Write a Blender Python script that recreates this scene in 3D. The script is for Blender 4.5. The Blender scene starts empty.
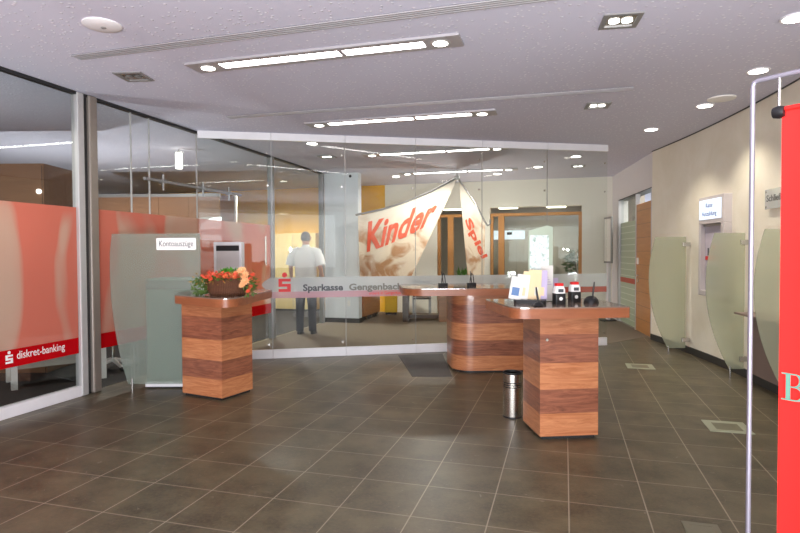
import bpy, bmesh, math, random
from mathutils import Vector, Matrix
random.seed(7)
R = math.radians
col = bpy.context.scene.collection

# ------------------------------------------------------------------ camera
FPX, PITCH, ROLL, CAMH, H = 566.0, R(1.43), R(-0.25), 1.5, 3.19
cp, sp, cr, sr = math.cos(PITCH), math.sin(PITCH), math.cos(ROLL), math.sin(ROLL)
FW = Vector((0, cp, -sp)); U0 = Vector((0, sp, cp)); R0 = Vector((1, 0, 0))
RX = R0*cr + U0*sr; UY = U0*cr - R0*sr
CP = Vector((0, 0, CAMH))
def ray(u, v): return RX*((u-400)/FPX) + UY*((266.5-v)/FPX) + FW
def atz(u, v, z=0.0):
    d = ray(u, v); return CP + d*((z-CAMH)/d.z)
def aty(u, v, y):
    d = ray(u, v); return CP + d*(y/d.y)
cd = bpy.data.cameras.new('camera'); cam = bpy.data.objects.new('camera', cd); col.objects.link(cam)
cd.sensor_width = 36; cd.lens = 36*FPX/800; cd.clip_start = 0.02
B = -FW
cam.matrix_world = Matrix(((RX.x, UY.x, B.x, 0), (RX.y, UY.y, B.y, 0), (RX.z, UY.z, B.z, CAMH), (0, 0, 0, 1)))
bpy.context.scene.camera = cam

# ------------------------------------------------------------------ materials
def srgb(r, g, b):
    f = lambda c: (c/255/12.92) if c/255 <= .04045 else ((c/255+.055)/1.055)**2.4
    return (f(r), f(g), f(b), 1)
class NT:
    def __init__(s, name):
        s.m = bpy.data.materials.new(name); s.m.use_nodes = True
        s.t = s.m.node_tree; s.t.nodes.clear()
        s.out = s.t.nodes.new('ShaderNodeOutputMaterial')
    def n(s, typ, **kw):
        nd = s.t.nodes.new('ShaderNode'+typ)
        for k, v in kw.items():
            if k.startswith('_'): setattr(nd, k[1:], v)
            else:
                key = k
                nd.inputs[int(key[1:]) if key[0] == 'i' and key[1:].isdigit() else key.replace('__', ' ')].default_value = v
        return nd
    def l(s, a, b): s.t.links.new(a, b)
    def math(s, op, a, b=None):
        nd = s.t.nodes.new('ShaderNodeMath'); nd.operation = op
        for i, x in enumerate((a, b)):
            if x is None: continue
            if isinstance(x, (int, float)): nd.inputs[i].default_value = x
            else: s.l(x, nd.inputs[i])
        return nd.outputs[0]
    def mix(s, fac, a, b):
        nd = s.t.nodes.new('ShaderNodeMix'); nd.data_type = 'RGBA'
        for i, x in ((0, fac), (6, a), (7, b)):
            if isinstance(x, (int, float, tuple)): nd.inputs[i].default_value = x
            else: s.l(x, nd.inputs[i])
        return nd.outputs[2]
    def smix(s, fac, a, b):
        nd = s.t.nodes.new('ShaderNodeMixShader')
        if isinstance(fac, (int, float)): nd.inputs[0].default_value = fac
        else: s.l(fac, nd.inputs[0])
        s.l(a, nd.inputs[1]); s.l(b, nd.inputs[2]); return nd.outputs[0]
    def pos(s, scale=(1, 1, 1), rot=(0, 0, 0), loc=(0, 0, 0), obj=True):
        src = s.n('TexCoord').outputs['Object'] if obj else s.n('NewGeometry').outputs['Position']
        mp = s.n('Mapping'); mp.inputs['Scale'].default_value = scale
        mp.inputs['Rotation'].default_value = rot; mp.inputs['Location'].default_value = loc
        s.l(src, mp.inputs['Vector']); return mp.outputs[0]
    def noise(s, vec, scale, detail=3, rough=.5, dist=0):
        nd = s.n('TexNoise', Scale=scale, Detail=detail, Roughness=rough, Distortion=dist)
        s.l(vec, nd.inputs['Vector']); return nd.outputs[0]
    def ramp(s, fac, stops, interp='LINEAR'):
        nd = s.n('ValToRGB'); r = nd.color_ramp; r.interpolation = interp
        while len(r.elements) < len(stops): r.elements.new(.5)
        for e, (p, c) in zip(r.elements, stops): e.position = p; e.color = c
        s.l(fac, nd.inputs[0]); return nd.outputs[0]
    def done(s, sh): s.l(sh, s.out.inputs[0]); return s.m
    def principled(s, color=None, rough=.5, metal=0, bump=None, bs=.2, bd=.01, spec=.5, trans=0, emit=None, es=0, coat=0):
        p = s.n('BsdfPrincipled')
        p.inputs['Roughness'].default_value = rough if isinstance(rough, (int, float)) else .5
        if not isinstance(rough, (int, float)): s.l(rough, p.inputs['Roughness'])
        p.inputs['Metallic'].default_value = metal
        p.inputs['Specular IOR Level'].default_value = spec
        p.inputs['Transmission Weight'].default_value = trans
        p.inputs['Coat Weight'].default_value = coat
        if isinstance(color, tuple): p.inputs['Base Color'].default_value = color
        elif color is not None: s.l(color, p.inputs['Base Color'])
        if emit: p.inputs['Emission Color'].default_value = emit; p.inputs['Emission Strength'].default_value = es
        if bump is not None:
            b = s.n('Bump', Strength=bs, Distance=bd); s.l(bump, b.inputs['Height']); s.l(b.outputs[0], p.inputs['Normal'])
        return p.outputs[0]
M = {}
def plain(name, c, rough=.5, metal=0, var=.06, vscale=8, **kw):
    t = NT(name); nz = t.noise(t.pos(), vscale)
    lo = tuple(max(0, x*(1-var)) for x in c[:3])+(1,); hi = tuple(min(1, x*(1+var)) for x in c[:3])+(1,)
    M[name] = t.done(t.principled(t.mix(nz, lo, hi), rough, metal, **kw)); return M[name]
def emis(name, c, s):
    t = NT(name); e = t.n('Emission', Color=c, Strength=s); M[name] = t.done(e.outputs[0])
plain('white_metal', srgb(222, 220, 222), .35)
plain('alu', srgb(196, 194, 192), .42, .45)
plain('steel', srgb(200, 198, 194), .22, 1)
plain('grey_metal', srgb(150, 148, 146), .4, .4)
plain('dark_metal', srgb(45, 45, 46), .45, .3)
plain('black', srgb(22, 22, 24), .45)
plain('white', srgb(236, 234, 230), .5)
plain('paper', srgb(224, 222, 214), .7)
plain('paper_cream', srgb(226, 204, 160), .7)
plain('paper_blue', srgb(96, 126, 168), .7)
plain('paper_peach', srgb(238, 200, 160), .7)
plain('paper_lilac', srgb(184, 172, 200), .7)
plain('red', srgb(214, 22, 26), .5)
plain('red_banner', srgb(250, 40, 36), .6, var=.02, spec=.2)
plain('teal', srgb(104, 152, 134), .6)
plain('orange_text', srgb(226, 92, 62), .7)
plain('dark_text', srgb(70, 74, 78), .6)
plain('blue_text', srgb(70, 100, 170), .6)
plain('cream_wall', srgb(232, 224, 198), .8, var=.02)
plain('white_wall', srgb(226, 222, 222), .85, var=.02)
plain('grey_wall', srgb(168, 160, 150), .85, var=.04)
plain('column', srgb(224, 228, 232), .8, var=.02)
plain('skin', srgb(206, 158, 132), .55)
plain('hair', srgb(118, 112, 108), .8, var=.3, vscale=60)
plain('shirt', srgb(236, 234, 230), .85, var=.03)
plain('trousers', srgb(34, 34, 42), .85)
plain('shoe', srgb(24, 22, 22), .4)
plain('plinth', srgb(46, 44, 42), .55)
plain('carpet', srgb(112, 100, 84), .95, var=.12, vscale=60)
plain('carpet_dark', srgb(50, 46, 46), .95, var=.15, vscale=40)
plain('mat', srgb(88, 84, 80), .95, var=.25, vscale=120)
plain('lavender', srgb(186, 178, 188), .5)
plain('machine_grey', srgb(198, 190, 188), .5)
plain('console_brown', srgb(132, 112, 104), .55)
plain('yellow_box', srgb(232, 186, 40), .6)
plain('lamp_grey', srgb(182, 178, 180), .45, .4)
plain('leaf', srgb(78, 104, 38), .6, var=.5, vscale=30)
plain('leaf_bright', srgb(84, 150, 44), .6, var=.4, vscale=30)
plain('flower_orange', srgb(238, 126, 76), .6, var=.25, vscale=30)
plain('flower_red', srgb(222, 84, 56), .6, var=.25, vscale=30)
plain('flower_peach', srgb(246, 188, 134), .6, var=.12, vscale=30)
plain('plant_leaf', srgb(58, 84, 40), .5, var=.4, vscale=20)
plain('pale_green_glass', srgb(176, 190, 170), .25)
plain('oak_frame', srgb(186, 128, 66), .5, var=.15)
plain('floor_glass', srgb(150, 154, 130), .3)
plain('floor_glass_dark', srgb(104, 100, 80), .3)
plain('post_alu', srgb(158, 148, 138), .36, .6)
plain('banner_tube', srgb(150, 146, 158), .35, .5)
plain('rust_stripe', srgb(184, 84, 62), .5)
plain('pale_ochre', srgb(216, 190, 128), .6)
plain('dry_leaf', srgb(150, 112, 50), .7, var=.5, vscale=30)
plain('mid_text', srgb(112, 112, 104), .6)
plain('printer_body', srgb(196, 208, 202), .55)
emis('tube', (1, .98, .95, 1), 22)
emis('spot', (1, .95, .86, 1), 14)
emis('halogen', (1, .96, .9, 1), 5)
emis('sign_lit', (.86, .92, 1, 1), 1.3)
emis('reflected_daylight', (.92, .97, 1, 1), 3.0)
emis('pendant_glow', (1, .95, .85, 1), 5)
emis('niche_light', (1, .93, .72, 1), 6)

# floor tiles
TILE, TYAW = .43315, R(16.21)
t = NT('tile')
P = t.pos(scale=(1/TILE,)*3, rot=(0, 0, TYAW), loc=(4.935, -7.087, 0), obj=False)
sx = t.n('SeparateXYZ'); t.l(P, sx.inputs[0])
fx = t.math('FRACT', sx.outputs[0]); fy = t.math('FRACT', sx.outputs[1])
dx = t.math('SUBTRACT', .5, t.math('ABSOLUTE', t.math('SUBTRACT', fx, .5)))
dy = t.math('SUBTRACT', .5, t.math('ABSOLUTE', t.math('SUBTRACT', fy, .5)))
gx = t.math('LESS_THAN', dx, .0085); gy = t.math('LESS_THAN', dy, .0105)
cell = t.n('CombineXYZ'); t.l(t.math('FLOOR', sx.outputs[0]), cell.inputs[0]); t.l(t.math('FLOOR', sx.outputs[1]), cell.inputs[1])
wn = t.n('TexWhiteNoise'); t.l(cell.outputs[0], wn.inputs['Vector'])
P0 = t.pos(obj=False)
nz1 = t.noise(P0, 3.0, 5, .6); nz2 = t.noise(P0, 45, 4, .7)
c = t.mix(t.ramp(nz1, [(.36, (0, 0, 0, 1)), (.64, (1, 1, 1, 1))]), srgb(60, 53, 39), srgb(96, 87, 65))
c = t.mix(t.math('MULTIPLY', wn.outputs[0], .35), c, srgb(58, 48, 37))
c = t.mix(t.math('MULTIPLY', t.ramp(nz2, [(.35, (0, 0, 0, 1)), (.7, (1, 1, 1, 1))]), .42), c, srgb(116, 106, 82))
scr = t.ramp(t.noise(t.pos(obj=False, scale=(1, 1, 1)), 14, 6, .75, 1.2), [(.62, (0, 0, 0, 1)), (.72, (1, 1, 1, 1))])
c = t.mix(t.math('MULTIPLY', scr, .3), c, srgb(176, 168, 150))
c = t.mix(t.math('MULTIPLY', gy, .7), c, srgb(140, 130, 110))
c = t.mix(t.math('MULTIPLY', gx, .85), c, srgb(150, 140, 120))
rg = t.math('ADD', t.math('MULTIPLY', nz2, .22), .27)
M['tile'] = t.done(t.principled(c, rg, spec=.35, bump=nz2, bs=.12, bd=.004))
# ceiling
t = NT('ceiling'); P = t.pos(obj=False)
vo = t.n('TexVoronoi', Scale=20.0, Randomness=.95); t.l(P, vo.inputs['Vector'])
spk = t.ramp(vo.outputs['Distance'], [(.14, (1, 1, 1, 1)), (.26, (0, 0, 0, 1))])
c = t.mix(t.math('MULTIPLY', spk, .5), srgb(208, 206, 220), srgb(254, 253, 255))
M['ceiling'] = t.done(t.principled(c, .9, spec=.1, bump=spk, bs=.6, bd=.006))
# plaster of curved wall
t = NT('plaster'); P = t.pos(obj=False)
n1 = t.noise(P, 1.6, 6, .62, .6); n2 = t.noise(P, 9, 5, .6)
c = t.mix(t.ramp(n1, [(.3, (0, 0, 0, 1)), (.75, (1, 1, 1, 1))]), srgb(230, 222, 200), srgb(242, 236, 220))
M['plaster'] = t.done(t.principled(c, t.math('ADD', t.math('MULTIPLY', n2, .35), .3), spec=.4, bump=n2, bs=.06, bd=.01))
# back wall: yellow on the left, cream on the right
t = NT('back_wall'); P = t.pos(obj=False); s = t.n('SeparateXYZ'); t.l(P, s.inputs[0])
nz = t.noise(P, 2, 4)
yel = t.mix(nz, srgb(226, 166, 36), srgb(238, 186, 58))
c = t.mix(t.math('GREATER_THAN', s.outputs[0], -.37), yel, srgb(228, 224, 212))
M['back_wall'] = t.done(t.principled(c, .8, spec=.2))
# banded veneer of the counters
t = NT('banded_wood'); P = t.pos(); s = t.n('SeparateXYZ'); t.l(P, s.inputs[0])
gr = t.noise(t.pos(scale=(1.0, 1.0, 9)), 3.0, 7, .66, 1.4)
gr2 = t.noise(t.pos(scale=(2, 2, 60)), 6, 3, .6)
grr = t.ramp(gr, [(.32, (0, 0, 0, 1)), (.68, (1, 1, 1, 1))])
L1 = t.mix(grr, srgb(164, 98, 60), srgb(206, 142, 98)); D1 = t.mix(grr, srgb(98, 56, 42), srgb(164, 104, 78))
wob = t.math('ADD', s.outputs[2], t.math('MULTIPLY', t.math('SUBTRACT', t.noise(t.pos(), 1.3, 1), .5), .015))
k0, k1 = (0, 0, 0, 1), (1, 1, 1, 1)
band = t.ramp(wob, [(0, k0), (.205, k1), (.40, k0), (.61, k1), (.84, (.35, .35, .35, 1))], 'CONSTANT')
c = t.mix(band, L1, D1); c = t.mix(t.math('MULTIPLY', gr2, .2), c, srgb(140, 84, 56))
M['banded_wood'] = t.done(t.principled(c, .32, spec=.45, coat=.15))
def wood(name, lo, hi, axis=0, rough=.35):
    t = NT(name); sc = [3, 3, 3]; sc[axis] = .3
    sc = [x*4 for x in sc]
    g = t.noise(t.pos(scale=tuple(sc)), 1.6, 6, .6, .8)
    M[name] = t.done(t.principled(t.mix(g, lo, hi), rough, spec=.45))
wood('top_edge', srgb(112, 62, 38), srgb(176, 108, 70))
wood('door_wood', srgb(170, 114, 62), srgb(208, 148, 88), 0)
wood('walnut', srgb(104, 76, 60), srgb(158, 116, 86), 0)
wood('bench_wood', srgb(126, 76, 40), srgb(188, 126, 74), 0)
wood('dark_wood', srgb(52, 36, 28), srgb(84, 58, 42), 2)
t = NT('stone_top'); nz = t.noise(t.pos(), 60, 4, .7)
M['stone_top'] = t.done(t.principled(t.mix(nz, srgb(112, 92, 80), srgb(140, 120, 106)), .12, spec=.6, coat=.3))
# wicker
t = NT('wicker'); w = t.n('TexWave', Scale=26.0, Distortion=2.0); w.bands_direction = 'Z'; t.l(t.pos(), w.inputs['Vector'])
w2 = t.n('TexWave', Scale=18.0, Distortion=1.0); w2.bands_direction = 'X'; t.l(t.pos(), w2.inputs['Vector'])
hh = t.math('MULTIPLY', w.outputs[1], w2.outputs[1])
M['wicker'] = t.done(t.principled(t.mix(w.outputs[1], srgb(60, 34, 22), srgb(128, 80, 50)), .6, bump=hh, bs=.9, bd=.01))
# brushed bin steel
t = NT('brushed'); g = t.noise(t.pos(scale=(1, 1, 40)), 5, 3)
M['brushed'] = t.done(t.principled(t.mix(g, srgb(180, 174, 164), srgb(220, 214, 204)), .26, 1))
# clear glass (thin architectural pane)
def glass(name, tint, k=.9, rough=0.0, base=.04):
    t = NT(name); lw = t.n('LayerWeight', Blend=.5)
    f = t.math('ADD', t.math('MULTIPLY', t.math('POWER', lw.outputs['Facing'], 5.0), k), base)
    tr = t.n('BsdfTransparent', Color=tint); gl = t.n('BsdfGlossy', Roughness=rough)
    M[name] = t.done(t.smix(f, tr.outputs[0], gl.outputs[0]))
glass('glass', (.95, .97, .955, 1), k=.7, base=.022)
glass('glass_left', (.84, .86, .85, 1), base=.045)
glass('acrylic', (.95, .97, .96, 1), base=.05)
# frosted glass
def frosted(name, dshare, tshare, dc, tint):
    t = NT(name)
    rf = t.n('BsdfRefraction', Color=tint, Roughness=.22, IOR=1.12)
    df = t.n('BsdfDiffuse', Color=dc); tl = t.n('BsdfTranslucent', Color=dc); gl = t.n('BsdfGlossy', Roughness=.25)
    sh = t.smix(.5, df.outputs[0], tl.outputs[0]); sh = t.smix(dshare, rf.outputs[0], sh); sh = t.smix(.04, sh, gl.outputs[0])
    tr = t.n('BsdfTransparent', Color=tint); M[name] = t.done(t.smix(tshare, sh, tr.outputs[0]))
frosted('frosted', .7, .46, srgb(210, 214, 194), (.94, .96, .88, 1))
frosted('frosted_clear', .56, .33, srgb(188, 200, 188), (.92, .96, .92, 1))
# films stuck on the glass
def film(name, c1, c2, alpha, scale=1.0, pattern=False, grad=False):
    t = NT(name); P = t.pos()
    if pattern:
        nz = t.noise(t.pos(scale=(1.5, 1, .55), rot=(0, R(25), 0), loc=(.4, 0, .2)), 1.1, 1.5, .5, .45)
        f = t.ramp(nz, [(.53, (0, 0, 0, 1)), (.60, (.75, .75, .75, 1)), (.74, (1, 1, 1, 1))])
    elif grad:
        sx_ = t.n('SeparateXYZ'); t.l(P, sx_.inputs[0]); f = t.ramp(t.math('DIVIDE', sx_.outputs[0], 6.3), [(.33, (0, 0, 0, 1)), (.62, (1, 1, 1, 1))])
    else: f = t.noise(P, 1.5, 2)
    c = t.mix(f, c1, c2)
    df = t.n('BsdfDiffuse'); tl = t.n('BsdfTranslucent'); t.l(c, df.inputs[0]); t.l(c, tl.inputs[0])
    sh = t.smix(.35, df.outputs[0], tl.outputs[0]); tr = t.n('BsdfTransparent', Color=(.95, .93, .93, 1))
    M[name] = t.done(t.smix(alpha, tr.outputs[0], sh))
film('pink_film', srgb(232, 140, 118), srgb(222, 196, 174), .70, pattern=True)
film('red_film', srgb(214, 20, 28), srgb(204, 16, 24), .95)
film('frost_film', srgb(222, 228, 230), srgb(214, 220, 216), .55)
film('rose_film', srgb(226, 188, 198), srgb(196, 100, 86), .55, grad=True)
# printed banner cloth
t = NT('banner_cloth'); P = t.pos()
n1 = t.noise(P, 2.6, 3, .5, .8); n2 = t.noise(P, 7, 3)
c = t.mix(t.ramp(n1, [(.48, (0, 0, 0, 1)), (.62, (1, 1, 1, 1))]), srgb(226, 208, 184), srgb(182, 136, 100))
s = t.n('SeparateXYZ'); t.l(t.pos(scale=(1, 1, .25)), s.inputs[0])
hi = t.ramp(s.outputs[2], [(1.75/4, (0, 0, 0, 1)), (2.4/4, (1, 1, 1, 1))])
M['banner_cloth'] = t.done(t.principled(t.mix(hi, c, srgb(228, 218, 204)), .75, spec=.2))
# slatted blind / striped wall
t = NT('stripe_green'); s = t.n('SeparateXYZ'); t.l(t.pos(), s.inputs[0])
f = t.math('LESS_THAN', t.math('FRACT', t.math('MULTIPLY', s.outputs[2], 8.0)), .12)
c = t.mix(f, srgb(172, 186, 156), srgb(208, 216, 196))
M['stripe_green'] = t.done(t.principled(c, .35))
# poster print
t = NT('poster_print'); n1 = t.noise(t.pos(), 22, 5, .7, 1.0)
M['poster_print'] = t.done(t.principled(t.ramp(n1, [(.4, srgb(240, 242, 240)), (.55, srgb(210, 226, 222)), (.64, srgb(140, 170, 150))]), .4))

# ------------------------------------------------------------------ mesh building
class MB:
    def __init__(s): s.v = []; s.f = []
    def add(s, vs, fs, m=None):
        o = len(s.v)
        s.v += [tuple(m @ Vector(p)) if m is not None else tuple(p) for p in vs]
        s.f += [tuple(i+o for i in f) for f in fs]; return s
    def box(s, x0, x1, y0, y1, z0, z1, m=None):
        return s.add([(x0,y0,z0),(x1,y0,z0),(x1,y1,z0),(x0,y1,z0),(x0,y0,z1),(x1,y0,z1),(x1,y1,z1),(x0,y1,z1)],
                     [(3,2,1,0),(4,5,6,7),(0,1,5,4),(1,2,6,5),(2,3,7,6),(3,0,4,7)], m)
    def prism(s, poly, a, b, axis='z', m=None):   # ccw outline pulled from a to b
        f = {'z': lambda p, k: (p[0], p[1], k), 'y': lambda p, k: (p[0], k, p[1])}[axis]
        n = len(poly)
        vs = [f(p, a) for p in poly]+[f(p, b) for p in poly]
        fs = [tuple(range(n-1, -1, -1)), tuple(range(n, 2*n))]+[(i, (i+1) % n, n+(i+1) % n, n+i) for i in range(n)]
        if axis == 'y': fs = [tuple(reversed(q)) for q in fs]
        return s.add(vs, fs, m)
    def ring(s, pts, rad, n=10, cap=True, flat=1.0):
        pts = [Vector(p) for p in pts]; rads = rad if isinstance(rad, (list, tuple)) else [rad]*len(pts)
        vs = []; fs = []; up = None
        for i, p in enumerate(pts):
            d = (pts[min(i+1, len(pts)-1)]-pts[max(i-1, 0)]).normalized()
            if up is None:
                up = Vector((0, 0, 1)) if abs(d.z) < .9 else Vector((1, 0, 0))
            a = d.cross(up)
            if a.length < 1e-5: a = d.orthogonal()
            a.normalize(); b = a.cross(d).normalized(); up = b
            for k in range(n):
                w = 2*math.pi*k/n
                vs.append(p+a*(math.cos(w)*rads[i])+b*(math.sin(w)*rads[i]*flat))
        for i in range(len(pts)-1):
            for k in range(n):
                fs.append((i*n+k, i*n+(k+1) % n, (i+1)*n+(k+1) % n, (i+1)*n+k))
        if cap:
            fs.append(tuple(range(n-1, -1, -1))); fs.append(tuple(range((len(pts)-1)*n, len(pts)*n)))
        return s.add(vs, fs)
    def lathe(s, prof, n=32, c=(0, 0), sx=1, sy=1, m=None):
        vs = []; fs = []
        for r, z in prof:
            for k in range(n):
                w = 2*math.pi*k/n; vs.append((c[0]+r*sx*math.cos(w), c[1]+r*sy*math.sin(w), z))
        for i in range(len(prof)-1):
            for k in range(n):
                fs.append((i*n+k, i*n+(k+1) % n, (i+1)*n+(k+1) % n, (i+1)*n+k))
        fs.append(tuple(range(n-1, -1, -1))); fs.append(tuple(range((len(prof)-1)*n, len(prof)*n)))
        return s.add(vs, fs, m)
    def loft(s, rows, cap=True):
        n = len(rows[0]); vs = [p for r in rows for p in r]; fs = []
        for i in range(len(rows)-1):
            for k in range(n): fs.append((i*n+k, i*n+(k+1) % n, (i+1)*n+(k+1) % n, (i+1)*n+k))
        if cap: fs.append(tuple(range(n-1, -1, -1))); fs.append(tuple(range((len(rows)-1)*n, len(rows)*n)))
        return s.add(vs, fs)
    def ball(s, c, r, n=12, sc=(1, 1, 1)):
        prof = [(max(1e-4, math.sin(math.pi*i/n))*r, -math.cos(math.pi*i/n)*r) for i in range(n+1)]
        return s.lathe(prof, n*2, m=Matrix.Translation(c) @ Matrix.Diagonal((*sc, 1)))
    def build(s, name, mat, parent=None, smooth=False, bevel=0, seg=2, label=None):
        me = bpy.data.meshes.new(name); me.from_pydata(s.v, [], s.f); me.update()
        bm = bmesh.new(); bm.from_mesh(me); bmesh.ops.recalc_face_normals(bm, faces=bm.faces); bm.to_mesh(me); bm.free()
        me.materials.append(M[mat]); o = bpy.data.objects.new(name, me); col.objects.link(o)
        if smooth:
            for p in me.polygons: p.use_smooth = True
            me.set_sharp_from_angle(angle=R(42))
        if bevel:
            b = o.modifiers.new('bevel', 'BEVEL'); b.width = bevel; b.segments = seg; b.limit_method = 'ANGLE'; b.angle_limit = R(40)
        if parent: o.parent = parent
        if label: o['label'] = label
        return o
def thing(name, label, cat, loc=(0, 0, 0), rz=0, group=None):
    o = bpy.data.objects.new(name, None); o.empty_display_size = .1; col.objects.link(o)
    o.location = loc; o.rotation_euler = (0, 0, rz); o['label'] = label; o['category'] = cat
    if group: o['group'] = group
    return o
def tag(o, label, cat, group=None, loc=None, rz=None):
    o['label'] = label; o['category'] = cat
    if group: o['group'] = group
    if loc is not None: o.location = loc
    if rz is not None: o.rotation_euler = (0, 0, rz)
    return o
def struct(o): o['kind'] = 'structure'; return o
def dup(root, loc, label, group=None, rz=None):
    r = root.copy(); col.objects.link(r); r.location = loc; r['label'] = label
    if rz is not None: r.rotation_euler = (0, 0, rz)
    if group: r['group'] = group
    def rec(a, b):
        for ch in list(a.children):
            c = ch.copy(); col.objects.link(c); c.parent = b; rec(ch, c)
    rec(root, r); return r
def text_mesh(txt, size, depth=.001, bold=0.0):
    cu = bpy.data.curves.new('lettering', 'FONT'); cu.body = txt; cu.size = size; cu.extrude = depth; cu.offset = bold
    cu.resolution_u = 3
    o = bpy.data.objects.new('lettering', cu); col.objects.link(o)
    dg = bpy.context.evaluated_depsgraph_get(); ev = o.evaluated_get(dg)
    me = bpy.data.meshes.new_from_object(ev)
    bpy.data.objects.remove(o); bpy.data.curves.remove(cu); return me
def text(name, txt, size, mat, parent, x, y, z, align='left', width=None, bold=0.0, rot=None, map_fn=None, depth=.001):
    """upright lettering in the local x-z plane, read from -y"""
    me = text_mesh(txt, size, depth, bold)
    xs = [v.co.x for v in me.vertices]; x0, x1 = min(xs), max(xs)
    k = (width/(x1-x0)) if width else 1
    off = {'left': 0, 'center': (x1-x0)/2}[align]
    for v in me.vertices:
        a, b_, c_ = (v.co.x-x0-off)*k, v.co.y, v.co.z
        if rot: a, b_ = a*math.cos(rot)-b_*math.sin(rot), a*math.sin(rot)+b_*math.cos(rot)
        v.co = map_fn(a, b_, c_) if map_fn else Vector((x+a, y-c_, z+b_))
    me.materials.clear(); me.materials.append(M[mat])
    o = bpy.data.objects.new(name, me); col.objects.link(o); o.parent = parent
    return o
def emblem(parent, x, y, z, h, mat, name='emblem'):
    """red S with a dot above, on a local x-z plane seen from -y; (x,z) = lower left"""
    m = MB(); w = h*.62; hs = h*.68; t = hs*.22
    d = .002
    def bx(x0, x1, z0, z1): m.box(x+x0, x+x1, y-d, y, z+z0, z+z1)
    bx(0, w, 0, t); bx(w-t*1.25, w, t, hs*.39); bx(0, w, hs*.39, hs*.61); bx(0, t*1.25, hs*.61, hs-t); bx(0, w, hs-t, hs)
    r = h*.13
    m.prism([(x+w/2+r*math.cos(k*math.pi/10), z+h-r+r*math.sin(k*math.pi/10)) for k in range(20)], y-d, y, 'y')
    return m.build(name, mat, parent)
def rrect(x0, x1, y0, y1, rs, n=8):
    """rounded rectangle outline, ccw; rs = radii at (x0y0, x1y0, x1y1, x0y1)"""
    pts = []
    for (cx, cy, sx, sy, a0), r in zip([(x0, y0, 1, 1, 180), (x1, y0, -1, 1, 270), (x1, y1, -1, -1, 0), (x0, y1, 1, -1, 90)], rs):
        if r < 1e-4: pts.append((cx, cy)); continue
        for k in range(n+1):
            a = R(a0+90*k/n); pts.append((cx+sx*r+r*math.cos(a), cy+sy*r+r*math.sin(a)))
    return pts

# ------------------------------------------------------------------ frames of the plan
TY = R(15.8)
T = Vector((math.sin(TY), math.cos(TY), 0)); N = Vector((math.cos(TY), -math.sin(TY), 0))
PA = Vector((-3.35, 6.07, 0)); RZA = math.pi/2-TY
B0 = Vector((-2.80, 7.83, 0)); BD = Vector((6.16, 1.22, 0)).normalized(); RZB = math.atan2(BD.y, BD.x)
def along(u, v, p, d):      # distance along a vertical plane (p, direction d) at a pixel, and height
    r = ray(u, v); n = Vector((-d.y, d.x, 0)); k = n.dot(p-CP)/n.dot(r); q = CP+r*k
    return (q-p).dot(d), q.z
def wx(y): return 4.27-(y-9.5)**2/45.0 if y > 1 else 4.27-72.25/45

# ------------------------------------------------------------------ room shell
o = struct(MB().box(-12, 9, -3.4, 22, -.12, 0).build('floor', 'tile'))
o = struct(MB().box(-12, 9, -3.4, 22, H, H+.15).build('ceiling', 'ceiling'))
# right curved wall
ys = [-3.3+.0]+[1+i*(8.6/28) for i in range(29)]
m = MB(); inn = [(wx(y), y) for y in ys]; out = [(x+.25, y) for x, y in inn]
m.prism(out[:1]+out[1:]+inn[::-1], .0, H)
struct(m.build('wall_right', 'plaster', smooth=True))
m = MB(); b1 = [(x-.015, y) for x, y in inn]
m.prism(inn+b1[::-1], 0, .1); struct(m.build('baseboard_right', 'plinth', smooth=True))
m = MB(); b1 = [(x-.012, y) for x, y in inn]
m.prism(inn+b1[::-1], H-.012, H); struct(m.build('trim_1', 'dark_metal', smooth=True))
# side wall with the doorway, further back
D0 = Vector((4.30, 9.62, 0)); D1 = Vector((4.80, 12.80, 0)); DD = (D1-D0).normalized(); RZD = math.atan2(DD.y, DD.x); DL = (D1-D0).length
wd = MB(); wd.box(-.02, .1, -.2, 0, 0, H); wd.box(.1, 2.62, -.2, 0, 2.60, H); wd.box(2.62, DL+.2, -.2, 0, 0, H)
o = struct(wd.build('wall_right_back', 'white_wall')); o.location = D0; o.rotation_euler = (0, 0, RZD)
o = struct(MB().box(.1, 2.62, -.205, .006, 2.585, 2.60).build('trim_2', 'dark_metal')); o.location = D0; o.rotation_euler = (0, 0, RZD)
# back wall
E0 = Vector((4.80, 12.80, 0)); ED = -N; RZE = math.atan2(ED.y, ED.x)
def sE(u, v=230): return along(u, v, E0, ED)[0]
wE = MB(); a0, a1, a2, a3, a4 = 0, sE(582), sE(490), sE(470), sE(437)
zl, zh = .55, 2.56
wE.box(-.25, a1, -.2, 0, 0, H); wE.box(a1, a2, -.2, 0, zh, H); wE.box(a1, a2, -.2, 0, 0, zl)
wE.box(a2, a3, -.2, 0, 0, H); wE.box(a3, a4, -.2, 0, zh, H); wE.box(a4, 13, -.2, 0, 0, H)
o = struct(wE.build('wall_back', 'back_wall')); o.location = E0; o.rotation_euler = (0, 0, RZE)
# room beyond the back wall
rb = MB(); rb.box(-.5, 13, -4.2, -4.0, 0, H); rb.box(-.7, -.5, -4.2, -.2, 0, H); rb.box(5.6, 5.8, -4.0, -.2, 0, H)
o = struct(rb.build('wall_far', 'grey_wall')); o.location = E0; o.rotation_euler = (0, 0, RZE)
# left outer wall, rear wall, room behind the door
struct(MB().box(-9.2, -9.0, -3.3, 19, 0, H).build('wall_left', 'grey_wall'))
wr = MB(); wr.box(-9, -4.6, -3.4, -3.2, 0, H); wr.box(-4.6, 2.66, -3.4, -3.2, 2.95, H); wr.box(2.66, 3.2, -3.4, -3.2, 0, H)
struct(wr.build('wall_rear', 'white_wall'))
o = struct(MB().box(-.4, 3.3, -2.6, -2.5, 0, H).build('wall_side_room', 'stripe_green')); o.location = D0; o.rotation_euler = (0, 0, RZD)
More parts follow.
